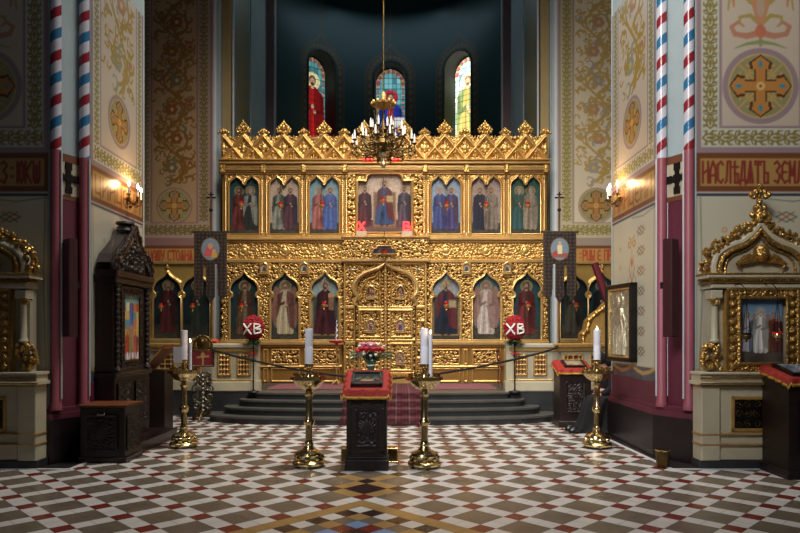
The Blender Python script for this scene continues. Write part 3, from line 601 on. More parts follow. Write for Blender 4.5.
# ================================================================== SOLEA, STEPS, CARPET
SZ = .5
def arc(wd, yf, n=40, yb=12.4):
    return [(AX+wd*math.cos(t) if abs(math.cos(t)) > 1e-9 else AX, yb-(yb-yf)*abs(math.sin(t))**.55) for t in np.linspace(0, PI, n)]
for k in range(4):
    wd = 3.22-.27*k; yf = 11.35+.25*k; z1 = .125*(k+1)
    pts = arc(wd, yf); m = MB(); m.prism(pts+[(AX-wd, 13.0), (AX+wd, 13.0)], 0, z1-.035)
    struct(m.build('step_%d' % (k+1), 'stone', smooth=False))
    pts2 = arc(wd+.02, yf-.02); m = MB(); m.prism(pts2+[(AX-wd-.02, 13.0), (AX+wd+.02, 13.0)], z1-.035, z1-(.001 if k == 3 else 0)); struct(m.build('step_tread_%d' % (k+1), 'tread', smooth=False))
m = MB(); m.prism([(AX-4.9, 13.0), (AX-3.25, 12.42), (AX-2.38, 12.42), (AX-2.38, 12.75), (AX+2.38, 12.75), (AX+2.38, 12.42), (AX+3.25, 12.42), (AX+4.9, 13.0), (AX+7.5, 13.0), (AX+7.5, 15.1), (AX-7.5, 15.1), (AX-7.5, 13.0)], 0, SZ)
struct(m.build('floor_platform', 'stone', smooth=False))
# carpet runner on the steps
cv = CV(1.44, 3.6, .018, '3e1018')
for i in range(24): cv.rect(i*.06, 0, i*.06+.02, 3.6, '5e222c' if i % 4 else '705450')
for j in range(60):
    for i in range(12): cv.ell(i*.12+.06, j*.06, .03, .012, '3a1218' if (i+j) % 2 else '70343c')
cv.frame(0, 0, 1.44, 3.6, .05, '3a1014')
prof = [(11.32, .0)]
for k in range(4):
    y = 11.31+.25*k; z = .125*(k+1)+.012; prof += [(y, z-.012 if k == 0 and False else prof[-1][1]), (y, z)]
prof += [(14.35, SZ+.012)]
L = [0]
for a, b in zip(prof, prof[1:]): L.append(L[-1]+math.hypot(b[0]-a[0], b[1]-a[1]))
o = cv.mesh('carpet_runner', 'carpet', (0, 0, 0), (1, 0, 0), (0, 0, 1), smooth=False)
me = o.data; n = len(me.vertices); co = np.empty(n*3); me.vertices.foreach_get('co', co); co = co.reshape(-1, 3); s_ = co[:, 2].copy()*L[-1]/3.6
co[:, 0] += AX-.70; co[:, 1] = np.interp(s_, L, [p[0] for p in prof]); co[:, 2] = np.interp(s_, L, [p[1] for p in prof]); me.vertices.foreach_set('co', co.ravel()); me.update()
tag(o, 'dark red woven runner with pale stripes laid up the curved stone steps', 'carpet')
m = MB(); m.box(-2.65, 1.95, 12.95, 14.3, SZ, SZ+.008); tag(m.build('carpet', 'carpetpink'), 'faded rose carpet laid across the platform before the golden screen', 'carpet')

# balustrade of the choir places
def balustrade(sg, label):
    t = thing('choir_balustrade', label, 'balustrade', (AX, 0, 0), 0, 'choir balustrades')
    def seg(p, q, wins, shade, nm):
        p, q = Vector((*p, 0)), Vector((*q, 0)); d = q-p; L = d.length; d.normalize(); n = Vector((d.y, -d.x, 0)); n = n if n.y < 0 else -n
        R = Matrix(((d.x, -n.x, 0, p.x), (d.y, -n.y, 0, p.y), (0, 0, 1, 0), (0, 0, 0, 1)))
        MB().bbox(0, L, 0, .14, SZ+.2, 1.3, .004).build('panel', 'creamd', t, smooth=False, T=R)
        m = MB(); m.bbox(-.01, L+.01, -.035, .17, SZ, SZ+.2, .02); m.build('base_moulding', 'cream', t, smooth=False, T=R)
        m = MB(); m.bbox(-.01, L+.01, -.03, .16, SZ+.2, SZ+.235, .01); m.build('gilt_moulding', 'goldp', t, smooth=False, T=R); m = MB(); m.bbox(-.01, L+.01, -.04, .17, 1.27, 1.33, .015); m.build('gilt_moulding', 'goldp', t, smooth=False, T=R)
        m = MB(); m.bbox(-.02, L+.02, -.06, .2, 1.33, 1.42, .02); m.build('rail', 'creamd' if nm else 'goldm', t, smooth=False, T=R)
        for (a, b) in wins:
            g = MB(); z0, z1 = .8, 1.22
            for (e0, e1, f0, f1) in ((a, b, z0, z0+.035), (a, b, z1-.035, z1), (a, a+.035, z0, z1), (b-.035, b, z0, z1)): g.bbox(e0, e1, -.03, .01, f0, f1, .01)
            g = g.build('grille_frame', 'goldp', t, smooth=False, T=R)
            g = MB(); n_ = 3
            for i in range(n_):
                x = a+.035+(b-a-.07)*(i+.5)/n_; g.bbox(x-.014, x+.014, -.02, .0, z0, z1, .006)
            for j in range(5):
                z = z0+.03+(z1-z0-.06)*(j)/4; g.bbox(a+.03, b-.03, -.024, -.004, z-.012, z+.012, .006)
                for i in range(n_): g.sph((a+.035+(b-a-.07)*(i+.5)/n_, -.022, z), .022, 8, 4)
            g.build('grille', 'goldp', t, T=R)
            MB().box(a+.03, b-.03, -.004, -.001, z0+.03, z1-.03).build('grille_backing', 'wood2' if False else 'brown', t, smooth=False, T=R)  # plain brown board behind the grille bars
    a, b, c = (sg*3.25, 12.44), (sg*2.44, 12.44), (sg*4.85, 13.0)
    L1 = .81
    seg(a, b, [(.1, .36), (.47, .73)], 0, 1) if True else None
    seg(c, a, [(.35, .85), (1.0, 1.45)], 1, 0)
    m = MB(); m.box(sg*2.44-.07, sg*2.44+.07, 12.42, 12.6, SZ+.0, 1.44); m.box(sg*2.44-.09, sg*2.44+.09, 12.40, 12.62, SZ, SZ+.2); m.box(sg*2.44-.09, sg*2.44+.09, 12.40, 12.62, 1.40, 1.46); m.build('end_post', 'cream', t, smooth=False)
    return t
balustrade(-1, 'cream and gilt balustrade with grilles left of the stone steps'); balustrade(1, 'cream and gilt balustrade with grilles right of the stone steps')

# ================================================================== ICONOSTASIS
D0 = 14.6; k0 = D0/F
def ix(px): return (px-400)*k0
def iz(py): return EYE+(HZ-py)*k0
ico = thing('iconostasis', 'tall gilded openwork icon screen with lattice crest spanning the sanctuary arch', 'iconostasis', (AX, D0, SZ))
def I(o):                       # world -> local of the screen
    o.location = (-AX, -D0, -SZ); return o
def arch_low(px, s=1.0, py0=341, dw=0):
    h = [(14.2, py0), (14.2, 298), (12.2, 297), (11.4, 295), (12.2, 293), (14.2, 291), (13.8, 287), (12, 283), (9, 280), (5.5, 278), (2.6, 275.5), (0, 271.5)]
    h = [((x+dw)*s if x else 0, y) for x, y in h]
    return [(px+x, y) for x, y in h]+[(px-x, y) for x, y in h[-2::-1]]
def arch_up(px):
    h = [(15.2, 234), (15.2, 186), (14.2, 182), (11.6, 179.5), (9.4, 178), (7.6, 175.5), (5.8, 178), (3.6, 179.5), (1.6, 182), (1.2, 184), (0, 185)]
    return [(px+x, y) for x, y in h]+[(px-x, y) for x, y in h[-2::-1]]
def W2(pts, kk=k0, d=D0): return [((x-400)*d/F, EYE+(HZ-y)*d/F) for x, y in pts]
UP = [244.4, 284.6, 324.4, 446, 486, 525.4]; LO = [244.4, 285, 325, 446, 486.5, 526.8]
x0, x1 = ix(221.5), ix(547.5)
def relief(name, pxa, pya, pxb, pyb, cuts, draw, res=.0135, y=D0, m='relief', bg=None, d=D0):
    a0, b0, a1, b1 = (pxa-400)*d/F, EYE+(HZ-pyb)*d/F, (pxb-400)*d/F, EYE+(HZ-pya)*d/F
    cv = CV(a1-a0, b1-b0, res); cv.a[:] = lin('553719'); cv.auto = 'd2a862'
    cuts_ = [[(x-a0, z-b0) for x, z in W2(c, None, d)] for c in cuts]
    draw(cv, lambda px: (px-400)*d/F-a0, lambda py: EYE+(HZ-py)*d/F-b0)
    for c in cuts_: cv.cut(c)
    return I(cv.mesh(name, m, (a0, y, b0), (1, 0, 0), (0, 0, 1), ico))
# backing boards
bk = MB(); bk.box(x0, x1, D0+.12, 14.98, SZ, iz(161)); I(bk.build('backing_board', 'goldm', ico, smooth=False))
sd = MB()
for x in (x0, x1-.02): sd.box(x, x+.02, D0, D0+.12, SZ, iz(161))
I(sd.build('side_board', 'gold', ico, smooth=False))
# base: framed carved panels
def base(cv, u, v):
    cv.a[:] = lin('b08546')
    for (a, b) in ((224, 228), (231, 259), (263, 268), (271, 300), (304, 308), (310.5, 340), (430.5, 460), (463, 468), (472, 501), (504, 508), (511, 541), (543, 546)):
        cv.frame(u(a), v(365), u(b), v(349), .035, None, .03)
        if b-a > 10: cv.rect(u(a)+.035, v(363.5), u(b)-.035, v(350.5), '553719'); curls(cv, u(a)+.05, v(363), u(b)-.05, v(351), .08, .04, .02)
        cv.frame(u(a), v(382), u(b), v(368), .03, None, .025)
    for y in (346, 366.5): cv.rect(0, v(y)-.02, cv.W, v(y)+.02, None, .045)
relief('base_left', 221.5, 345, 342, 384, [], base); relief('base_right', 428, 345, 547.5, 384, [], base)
# lower tier
def low(cv, u, v):
    curls(cv, 0, v(341), cv.W, v(263), .085, .045, .022)
    for px in LO: cv.stroke([(u(x), v(y)) for x, y in arch_low(px, 1.06)], .05, None, .05)
    for px in (264.6, 304.6, 466.2, 506.6): cv.rect(u(px-5), v(276), u(px+5), v(262.5), None, .05); cv.rect(u(px-5), v(262), u(px+5), v(261), None, .07)
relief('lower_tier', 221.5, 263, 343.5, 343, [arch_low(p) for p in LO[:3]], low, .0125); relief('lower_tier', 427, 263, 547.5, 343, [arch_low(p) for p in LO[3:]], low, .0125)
# frieze with bosses
def frz(cv, u, v):
    cv.rect(0, 0, cv.W, cv.H, None, .0); curls(cv, 0, v(259), cv.W, v(243.5), .085, .045, .022)
    for px in UP+[264.5, 304.5, 466, 506]: 
        if px in UP: cv.ring(u(px), v(251), .1, .03, None, .05); cv.ell(u(px), v(251), .075, .075, None, .03, .03)
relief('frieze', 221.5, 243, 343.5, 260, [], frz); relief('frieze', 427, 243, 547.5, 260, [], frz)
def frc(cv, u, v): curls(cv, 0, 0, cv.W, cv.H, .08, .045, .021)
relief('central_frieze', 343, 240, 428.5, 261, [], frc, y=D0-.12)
I(MB().box(ix(343), ix(428.5), D0-.118, D0+.05, iz(261), iz(240)).build('central_frieze_body', 'gold', ico, smooth=False))
# upper tier
ctop = [(357, 233), (357, 181), (366, 181), (367, 176), (372, 172.5), (384.5, 170.5), (397, 172.5), (402, 176), (403, 181), (412, 181), (412, 233)]
def upp(cv, u, v):
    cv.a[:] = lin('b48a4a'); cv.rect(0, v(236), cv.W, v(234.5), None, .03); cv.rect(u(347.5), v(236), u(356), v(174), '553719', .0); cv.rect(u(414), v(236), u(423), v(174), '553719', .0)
    for px in UP:
        cv.stroke([(u(x), v(y)) for x, y in arch_up(px)], .045, None, .05)
        curls(cv, u(px-15), v(182), u(px+15), v(174), .09, .02, .02)
        cv.stroke([(u(px), v(184)), (u(px), v(179))], (.04, .02), None, .05)
    for px in (345, 353, 418.5, 424): 
        pass
    curls(cv, u(347.5), v(236), u(356), v(174), .12, .045, .035); curls(cv, u(414), v(236), u(423), v(174), .12, .045, .035)
    curls(cv, u(357), v(180), u(367), v(172), .1, .03, .03); curls(cv, u(402), v(180), u(412), v(172), .1, .03, .03)
    cv.stroke([(u(x), v(y)) for x, y in ctop], .09, None, .06)
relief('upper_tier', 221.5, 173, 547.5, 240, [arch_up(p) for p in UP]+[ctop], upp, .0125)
# beaded colonettes between the upper icons
for px in (226, 262.3, 266.8, 302.3, 306.8, 342.8, 346.5, 424, 428, 464, 468.5, 503.8, 508.3, 544):
    m = MB(); z0, z1 = iz(236), iz(176); prof = [(.04, 0), (.04, .06), (.024, .08)]
    nb = 26
    for i in range(nb):
        z = .1+(z1-z0-.2)*i/nb; h = (z1-z0-.2)/nb; prof += [(.018, z), (.027, z+h*.5), (.018, z+h*.98)]
    prof += [(.024, z1-z0-.09), (.042, z1-z0-.05), (.042, z1-z0)]
    m.lathe(prof, (ix(px), D0-.03, z0), 10); I(m.build('beaded_colonette', 'goldp', ico))
# cornices
def cornice(name, pa, pb, rows, beads=None, parent=ico, y=D0, d=D0):
    m = MB(); X0, X1 = (pa-400)*d/F, (pb-400)*d/F
    for (ya, yb, out) in rows: m.bbox(X0-.0, X1, y-out, y+.1, EYE+(HZ-yb)*d/F, EYE+(HZ-ya)*d/F, .012)
    if beads:
        yc, out, r = beads; n = int((X1-X0)/(r*2.3))
        for i in range(n): m.box(X0+(i+.1)*(X1-X0)/n, X0+(i+.8)*(X1-X0)/n, y-out-r, y-out, EYE+(HZ-yc)*d/F-r*.9, EYE+(HZ-yc)*d/F+r*.9)
    o = m.build(name, 'goldp', parent, smooth=False); return I(o) if parent is ico else o
cornice('top_cornice', 220, 549, [(160.5, 162, .17), (162, 163.6, .13), (163.6, 165.2, .15), (165.2, 170, .07), (170, 171.3, .12), (171.3, 172.6, .09), (172.6, 174.5, .05)], (167.4, .07, .026))
for px in (224, 264.5, 304.5, 345, 425, 466, 506, 545): I(MB().bbox(ix(px-2.4), ix(px+2.4), D0-.13, D0, iz(173.5), iz(165.5), .015).build('cornice_block', 'gold', ico, smooth=False))
cornice('middle_cornice', 220.5, 344, [(236, 238, .07), (238, 241, .1), (241, 243, .06)], (239.4, .1, .018)); cornice('middle_cornice', 427, 548.5, [(236, 238, .07), (238, 241, .1), (241, 243, .06)], (239.4, .1, .018))
cornice('central_cornice', 342, 429.5, [(237, 239, .2), (239, 241, .16)]); cornice('central_cornice', 342, 429.5, [(259.5, 262.5, .17)])
cornice('lower_moulding', 220.5, 343.5, [(259.5, 263, .06)]); cornice('lower_moulding', 427, 548.5, [(259.5, 263, .06)])
cornice('sill', 220.5, 355.5, [(339.5, 341.5, .05), (341.5, 345, .1)]); cornice('sill', 416, 548.5, [(339.5, 341.5, .05), (341.5, 345, .1)])
# crest: diamond lattice
cen = [223.2+20.15*i for i in range(17)]
def crest(cv, u, v):
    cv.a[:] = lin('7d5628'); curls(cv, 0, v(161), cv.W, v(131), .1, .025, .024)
    for c in cen:
        for s in (-1, 1):
            cv.stroke([(u(c), v(136.5)), (u(c+s*20.3), v(160))], .12, None, .045); cv.stroke([(u(c), v(136.5)), (u(c+s*20.3), v(160))], .045, None, .04, .045)
        cv.ell(u(c), v(148), .06, .08, None, .02, .03)
        for q in range(4): cv.ell(u(c)+.075*math.cos(q*PI/2), v(148)+.085*math.sin(q*PI/2), .03, .03, None, .02, .03)
        cv.stroke([(u(c+10), v(161)), (u(c+10), v(154))], (.05, .02), None, .06); cv.ell(u(c+10), v(152.5), .03, .03, None, .05, .03)
tops = [(200, 100)]
for c in cen: tops += [(c, 131), (c+2.5, 133.8), (c+4, 133), (c+5.5, 136), (c+7, 135), (c+8.6, 137.4), (c+10, 134.6), (c+11.5, 137.4), (c+13, 135), (c+14.6, 136), (c+16.2, 133), (c+17.8, 133.8)]
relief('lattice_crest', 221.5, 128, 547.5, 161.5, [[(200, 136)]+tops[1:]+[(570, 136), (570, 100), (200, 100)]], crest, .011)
bb = MB(); bb.prism(W2([(221.5, 161)]+[(max(221.5, min(547.5, c+dx)), y) for c in cen for dx, y in ((-10, 146), (0, 133.5))]+[(547.5, 146), (547.5, 161)]), D0+.012, D0+.06, 'y'); I(bb.build('crest_board', 'gold', ico, smooth=False))
def finial(px, big):
    m = MB(); b = iz(133.5); x = ix(px); y = D0
    if big:
        H = (133.5-120.5)*k0; m.lathe([(.05, 0), (.03, .04), (.06, .08), (.02, .12), (.02, H-.05)], (x, y, b), 10)
        m.prism([(x-.05, b+H*.35), (x, b+H*.15), (x+.05, b+H*.35), (x, b+H*.62)], y-.03, y+.03, 'y')
        for (dx, dz, r) in ((-.1, .32, .05), (.1, .32, .05), (-.15, .3, .032), (.15, .3, .032), (-.11, .46, .032), (.11, .46, .032), (-.06, .56, .045), (.06, .56, .045), (0, .45, .055), (-.03, .73, .035), (.03, .73, .035), (0, .85, .032), (0, .97, .018), (-.08, .16, .035), (.08, .16, .035), (-.13, .12, .035), (.13, .12, .035), (-.05, .1, .04), (.05, .1, .04)): m.sph((x+dx, y, b+dz*H), r, 8, 5, 1.1)
    else:
        H = (133.5-127.5)*k0; m.lathe([(.05, 0), (.02, .03), (.035, .06), (.012, .1), (.003, H)], (x, y, b), 8)
        for (dx, dz, r) in ((-.06, .3, .035), (.06, .3, .035), (-.035, .55, .028), (.035, .55, .028), (0, .4, .04), (-.11, .12, .03), (.11, .12, .03), (0, .75, .022)): m.sph((x+dx, y, b+dz*H), r, 8, 5, 1.2)
    return I(m.build('finial', 'gold', ico))
for i, c in enumerate(cen): finial(min(546, max(223.5, c)), i % 2 == 1)
# royal doors and portal
ap = (385.5, 264)
def portal_arch(s=1.0, cx=385.5, yb=306):
    h = [(30, yb), (31, 302), (28.5, 299), (28.5, 296), (31, 293), (32, 289), (30.5, 283), (27, 277.5), (21, 273), (14, 270.5), (7, 268), (3, 265.5), (0, 262.5)]
    return [(cx+x*s, 306-(306-y)*(1 if s == 1 else (s*.5+.5))) for x, y in h]+[(cx-x*s, 306-(306-y)*(1 if s == 1 else (s*.5+.5))) for x, y in h[-2::-1]]
pa = portal_arch()
opening = [(356, 384)]+[(x, y) for x, y in pa[::-1]]+[(415, 384)]
def portal(cv, u, v):
    curls(cv, 0, 0, cv.W, cv.H, .08, .04, .021)
    cv.frame(.01, 0, cv.W-.01, cv.H, .05, None, .06)
    for px in (350, 420.5):
        cv.frame(u(px-5), v(382), u(px+5), v(308), .025, None, .05)
        for py in (323, 342, 360): cv.stroke([(u(px), v(py+5)), (u(px), v(py-5))], .03, None, .06); cv.stroke([(u(px-3), v(py-2)), (u(px+3), v(py-2))], .03, None, .06)
    cv.rect(0, v(309), cv.W, v(306), None, .06)
relief('portal', 343.5, 262.5, 427, 384, [opening], portal, .0125, y=D0-.04)
m = MB(); m.tube([(x, D0-.07, z) for x, z in W2(pa)], .045, 8); m.tube([(x, D0-.05, z) for x, z in W2([(p[0], p[1]+0) for p in portal_arch(.93)])], .02, 6); I(m.build('portal_moulding', 'goldp', ico))
for px in (352, 418.5):
    m = MB(); 
    for q in range(8): m.tube([(ix(px), D0-.08, iz(270)), (ix(px)+.07*math.cos(q*PI/4), D0-.08, iz(270)+.07*math.sin(q*PI/4))], [.016, .003], 5)
    m.sph((ix(px), D0-.085, iz(270)), .025); I(m.build('star', 'silver', ico))
def mini_icon(px, py, w, h, parent, col='6a4a50', y=D0-.1, cc=('7a2430', '3a4a70')):
    x, z = ix(px), iz(py)
    f = MB(); f.tube([(x-w/2, y, z-h/2), (x+w/2, y, z-h/2), (x+w/2, y, z+h*.25), (x+w*.3, y, z+h*.45), (x, y, z+h*.6), (x-w*.3, y, z+h*.45), (x-w/2, y, z+h*.25)], .018, 6, True)
    f.box(x-w/2-.02, x+w/2+.02, y-.02, y+.03, z-h/2-.05, z-h/2-.02); f.prism([(x-w*.55, z+h*.3), (x+w*.55, z+h*.3), (x, z+h*.85)], y+.03, y+.04, 'y')
    f = I(f.build('mini_icon', 'goldp', parent))
    cv = CV(w, h, .012, col); cv.ell(w/2, h*.78, w*.22, w*.22, 'b89a50'); cv.ell(w/2, h*.76, w*.13, w*.15, 'b08060'); cv.poly([(w*.2, 0), (w*.3, h*.6), (w*.7, h*.6), (w*.8, 0)], cc[0]); cv.poly([(w*.5, 0), (w*.55, h*.6), (w*.7, h*.6), (w*.85, 0)], cc[1])
    p = cv.mesh('painting', 'icon', (x-w/2, y+.025, z-h/2), (1, 0, 0), (0, 0, 1), f); return f
for px in (264.6, 304.6, 466.2, 506.6): mini_icon(px, 267.8, .15, .19, ico, 'a09a90', y=D0-.085, cc=('38404c', '4a3a34'))
for sg in (-1, 1):
    c = 385.5+sg*14.8; inner = 385.5+sg*1.2; outer = 385.5+sg*29.6; l, r = min(inner, outer), max(inner, outer)
    top = [(x, y) for x, y in portal_arch(.985) if (x-385.5)*sg > 1]
    top = sorted(top, key=lambda p: (p[0]-385.5)*sg) if False else [p for p in portal_arch(.985) if (p[0]-385.5)*sg >= 0]
    def leaf(cv, u, v):
        curls(cv, 0, 0, cv.W, cv.H, .075, .04, .02)
        for (ya, yb) in ((309.5, 338), (343, 371.5)): cv.frame(u(l+2.5), v(yb), u(r-2.5), v(ya), .04, None, .065)
        for y in (308, 340.5, 374): cv.rect(0, v(y)-.03, cv.W, v(y)+.03, None, .05)
        for y in np.arange(266, 380, 3.4): cv.ell(u(385.5+sg*2.8), v(y), .022, .022, None, .05, .02)
        lob = [(c+sg*11, 304), (c+sg*12, 300), (c+sg*9, 297), (c+sg*10, 290), (c+sg*6, 285), (c+sg*3, 279), (c-sg*4, 277), (c-sg*7, 272.5), (c-sg*9, 271)]
        cv.stroke([(u(x), v(y)) for x, y in lob], .05, None, .07); cv.stroke([(u(c-sg*9), v(271)), (u(c-sg*9), v(305))], .03, None, .06)
        cv.rect(0, v(384), cv.W, v(379), None, .05)
    # keep only what lies under the arch
    oc = [(l-20, 250)]+[(l-20, 306)]+[p for p in portal_arch(.985)[::-1]]+[(r+20, 306), (r+20, 250)]
    lf = relief('royal_door_leaf', l, 264, r, 384, [oc], leaf, .0115, y=D0+.03)
    for py, hh in ((292, .3), (325.5, .27), (357.5, .27)):
        f = mini_icon(c, py, .17, .24, lf, ['5a2a30', '8a8a9a', '7a7a90'][int(py > 300)+int(py > 340)], y=D0-.03); f.location = (0, 0, 0)
m = MB(); m.lathe([(.035, 0), (.035, iz(268)-iz(383)), (.02, iz(266)-iz(383)), (.06, iz(264)-iz(383))], (ix(385.5), D0-.03, iz(383)), 10)
for i in range(30): m.sph((ix(385.5), D0-.055, iz(383)+.08+i*.086), .026, 8, 4)
I(m.build('door_stile', 'goldp', ico))
m = MB(); m.box(ix(354), ix(417), D0-.1, D0+.1, SZ, SZ+.09); I(m.build('threshold', 'goldm', ico, smooth=False))
for (a, b) in ((363, 374), (392, 400)): I(MB().box(ix(a), ix(b), D0-.19, D0-.171, iz(162), iz(160.6)).build('red_light_strip', 'redlamp', ico, smooth=False))

# ---- side wings
DW = 14.86
def wing(pxa, pxb, arches, name, label):
    t = thing(name, label, 'icon screen', ((pxa-400)*DW/F, DW, SZ), 0, 'side wings of the icon screen'); kk = DW/F
    a0, a1 = (pxa-400)*kk, (pxb-400)*kk; b0, b1 = SZ, EYE+(HZ-263.5)*kk
    cv = CV(a1-a0, b1-b0, .015); cv.a[:] = lin('a98442'); cv.auto = 'd0ac64'; cuts = [[((x-400)*kk-a0, EYE+(HZ-y)*kk-b0) for x, y in arch_low(c, 1., 339, -.2)] for c in arches]
    cv.rect(0, 0, cv.W, cv.H, None, 0)
    for c in arches:
        cv.stroke([((x-400)*kk-a0, EYE+(HZ-y)*kk-b0) for x, y in arch_low(c, 1.1, 339)], .05, None, .04)
        for q in range(3): cv.ell((c-400)*kk-a0, EYE+(HZ-268+q*1.2)*kk-b0, .03, .03, None, .03, .02)
        u0 = (c-14-400)*kk-a0; u1 = (c+14-400)*kk-a0; cv.frame(u0, EYE+(HZ-366)*kk-b0, u1, EYE+(HZ-347)*kk-b0, .04, None, .03)
    for c in cuts: cv.cut(c)
    o = cv.mesh('gilded_panel', 'relief', (a0, DW, b0), (1, 0, 0), (0, 0, 1), t); o.location = (-t.location[0], -DW, -SZ)
    m = MB(); z = EYE+(HZ-341)*kk; m.bbox(a0, a1, DW-.1, DW+.1, z-.05, z+.05, .015); m.bbox(a0, a1, DW-.06, DW+.02, b1-.02, b1+.05, .01)
    o = m.build('sill', 'goldp', t, smooth=False); o.location = (-t.location[0], -DW, -SZ)
    o = MB().box(a0, a1, DW+.1, DW+.13, SZ, b1).build('backing_board', 'goldm', t, smooth=False); o.location = (-t.location[0], -DW, -SZ)
    return t
wing(128, 211.8, [140, 167.5, 196.5], 'screen_wing', 'plain gilded screen wing with dark icons in arches, left of main screen')
wing(558.5, 640, [574, 602, 630], 'screen_wing', 'plain gilded screen wing with dark icons in arches, right of main screen')

# ================================================================== ICONS
def ground(cv, W, H, sky, g='4a4030', gh=.2):
    cv.rect(0, 0, W, H, sky); cv.rect(0, 0, W, H*gh, g)
    for i in range(14): cv.stroke([(rng.uniform(0, W), rng.uniform(0, H*gh*.9)), (rng.uniform(0, W), rng.uniform(0, H*gh*.9))], .015, '5c5240' if i % 2 else '38301f')
def icon(outline, fn, label, d=D0, y=None, grp=None, fr=.02, name='icon', recess=.05, framemat='goldp'):
    P = W2(outline, None, d); xs = [p[0] for p in P]; zs = [p[1] for p in P]; X0, X1, Z0, Z1 = min(xs), max(xs), min(zs), max(zs)
    y = d if y is None else y; cx = (X0+X1)/2
    t = thing(name, label, 'icon', (cx, y, Z0), 0, grp)
    cv = CV(X1-X0, Z1-Z0, .0125, '304040'); fn(cv, X1-X0, Z1-Z0)
    keep0 = cv.keep.copy(); cv.cut([(x-X0, z-Z0) for x, z in P]); cv.keep = ~cv.keep
    k = cv.keep.copy()      # grow by one cell so the frame covers the edge
    k[1:] |= cv.keep[:-1]; k[:-1] |= cv.keep[1:]; k[:, 1:] |= cv.keep[:, :-1]; k[:, :-1] |= cv.keep[:, 1:]; cv.keep = k
    a_ = cv.a; g_ = a_.mean(-1, keepdims=True); nz_ = rng.uniform(.82, 1.14, (cv.nz//3+2, cv.nx//3+2)).repeat(3, 0).repeat(3, 1)[:cv.nz, :cv.nx, None]; cv.a = (g_*.3+a_*.7)*.8*nz_
    cv.mesh('painting', 'icon', (X0-cx, recess, 0), (1, 0, 0), (0, 0, 1), t)
    MB().prism([(x-cx, z-Z0) for x, z in P], recess+.004, recess+.03, 'y').build('board', 'wood', t, smooth=False)
    m = MB(); m.tube([(x-cx, -.025, z-Z0) for x, z in P], fr, 8, True); m.build('frame', framemat, t)
    return t
def two(sky, A, B, gr='4a4436'):
    def f(cv, W, H):
        ground(cv, W, H, sky, gr); saint(cv, W*.31, H*.07, H*.76, **A); saint(cv, W*.68, H*.07, H*.76, **B)
    return f
u6 = [two('16484c', dict(robe='7a2620', cloak='5c2018'), dict(robe='2c3030', cloak='8a8a80', hair='8a8478')),
      two('b8a088', dict(robe='8a8c80', cloak='4a5440', halo='c09a60'), dict(robe='5a3040', cloak='3c2c3c', halo='c09a60')),
      two('5f98b0', dict(robe='b0584c', cloak='8c4a48', hair='7a6a58'), dict(robe='2c56a8', cloak='35509a')),
      two('7a98b8', dict(robe='34408c', cloak='2c3474', hair='8a8074'), dict(robe='443a80', cloak='4a3050')),
      two('a08480', dict(robe='20243c', cloak='302438'), dict(robe='7a6c5c', cloak='8a7864')),
      two('24564c', dict(robe='1f5a5c', cloak='3c5038', hair='8a8478'), dict(robe='9a8a70', cloak='8a7a64', hair='9a948a'))]
ul = ['icon of two saints, one in brown-red, on dark teal ground, upper tier far left', 'icon of two saints in olive and plum on pale ground, upper tier second from left', 'icon of two saints in rose and bright blue, upper tier just left of the centre',
      'icon of two saints both in deep blue, upper tier just right of the centre', 'icon of two saints in black-blue and grey-brown, upper tier second from right', 'icon of two grey-haired saints on dark green ground, upper tier far right']
for px, f, l in zip(UP, u6, ul): icon(arch_up(px), f, l, grp='twin-arched icons of the upper tier')
def centre(cv, W, H):
    ground(cv, W, H, 'c0a088', '6a4038', .22); cv.rect(0, 0, W, H*.12, '6a5550')
    for i in range(8): cv.ell(W/2, H*.75, W*.3-i*.01, W*.3-i*.01, 'c8ac90' if i % 2 else 'c0a088')
    saint(cv, W*.14, H*.1, H*.68, '5c1c2c', '3c1420'); saint(cv, W*.86, H*.1, H*.68, '54485c', '3a3040')
    cv.rect(W*.3, H*.08, W*.7, H*.16, '8a5c34')
    saint(cv, W*.5, H*.12, H*.76, '1f4a80', '6a1c24', seat='7a5c3c', book='b89a54')
icon(ctop, centre, 'large square icon of an enthroned figure between two saints, centre of upper tier', fr=.035)
def one(sky, g='3a3c34', **k):
    def f(cv, W, H):
        ground(cv, W, H, sky, g, .22); saint(cv, W*.5, H*.08, H*.8, **k)
    return f
l6 = [one('103c42', robe='6a4c2c', cloak='4a3020', hair='3a2014', under='7a6040'), one('1c4c50', robe='b0a078', cloak='6a3a30', wings='8a5a44', hair='6a3a20'),
      one('7898a0', robe='4c1420', cloak='3a1020', hair='4c1420', seat='3a4c40', child='8a5a3c'), one('8898a0', robe='1c2438', cloak='6a1424', seat='4a3a2c', mitre='b08c3c', book='a89060'),
      one('35646c', robe='b8a89c', cloak='9a7468', wings='94685c', hair='7a4a30'), one('14464a', robe='7a1c1c', cloak='5a1418', under='4a3020')]
ll = ['icon of a bearded prophet in brown on dark teal, far left of lower tier', 'icon of a winged angel in a cream robe, lower tier second from left', 'icon of the enthroned mother and child in dark crimson, left of the doors',
      'icon of the enthroned crowned figure in navy and red, right of the doors', 'icon of a white-robed angel with rosy wings, lower tier second from right', 'icon of a soldier saint in red on dark teal, far right of lower tier']
for px, f, l in zip(LO, l6, ll): icon(arch_low(px), f, l, grp='arched icons of the lower tier')
wl_ = [(167.5, one('0e2e34', robe='5a1c1c', cloak='3c1c1c', mitre='8a7a5c'), 'dim icon of a bishop in dark red on left wing, beside the carved kiosk'), (196.5, one('0e2e34', robe='2c3a2c', cloak='1f2c28', hair='1a1a14'), 'dim icon of a saint in dark green on left wing, behind the banner'),
       (574, one('0e3038', robe='4a4a3c', cloak='2c3430'), 'dim icon of a saint in grey-green on right wing, behind the banner'), (602, one('123a44', robe='1c2024', cloak='14181c', halo='8a7a50'), 'dim icon of a black-robed monk on right wing, beside the pier')]
for px, f, l in wl_: icon(arch_low(px, 1., 339, -.2), f, l, d=DW, grp='icons of the screen wings')
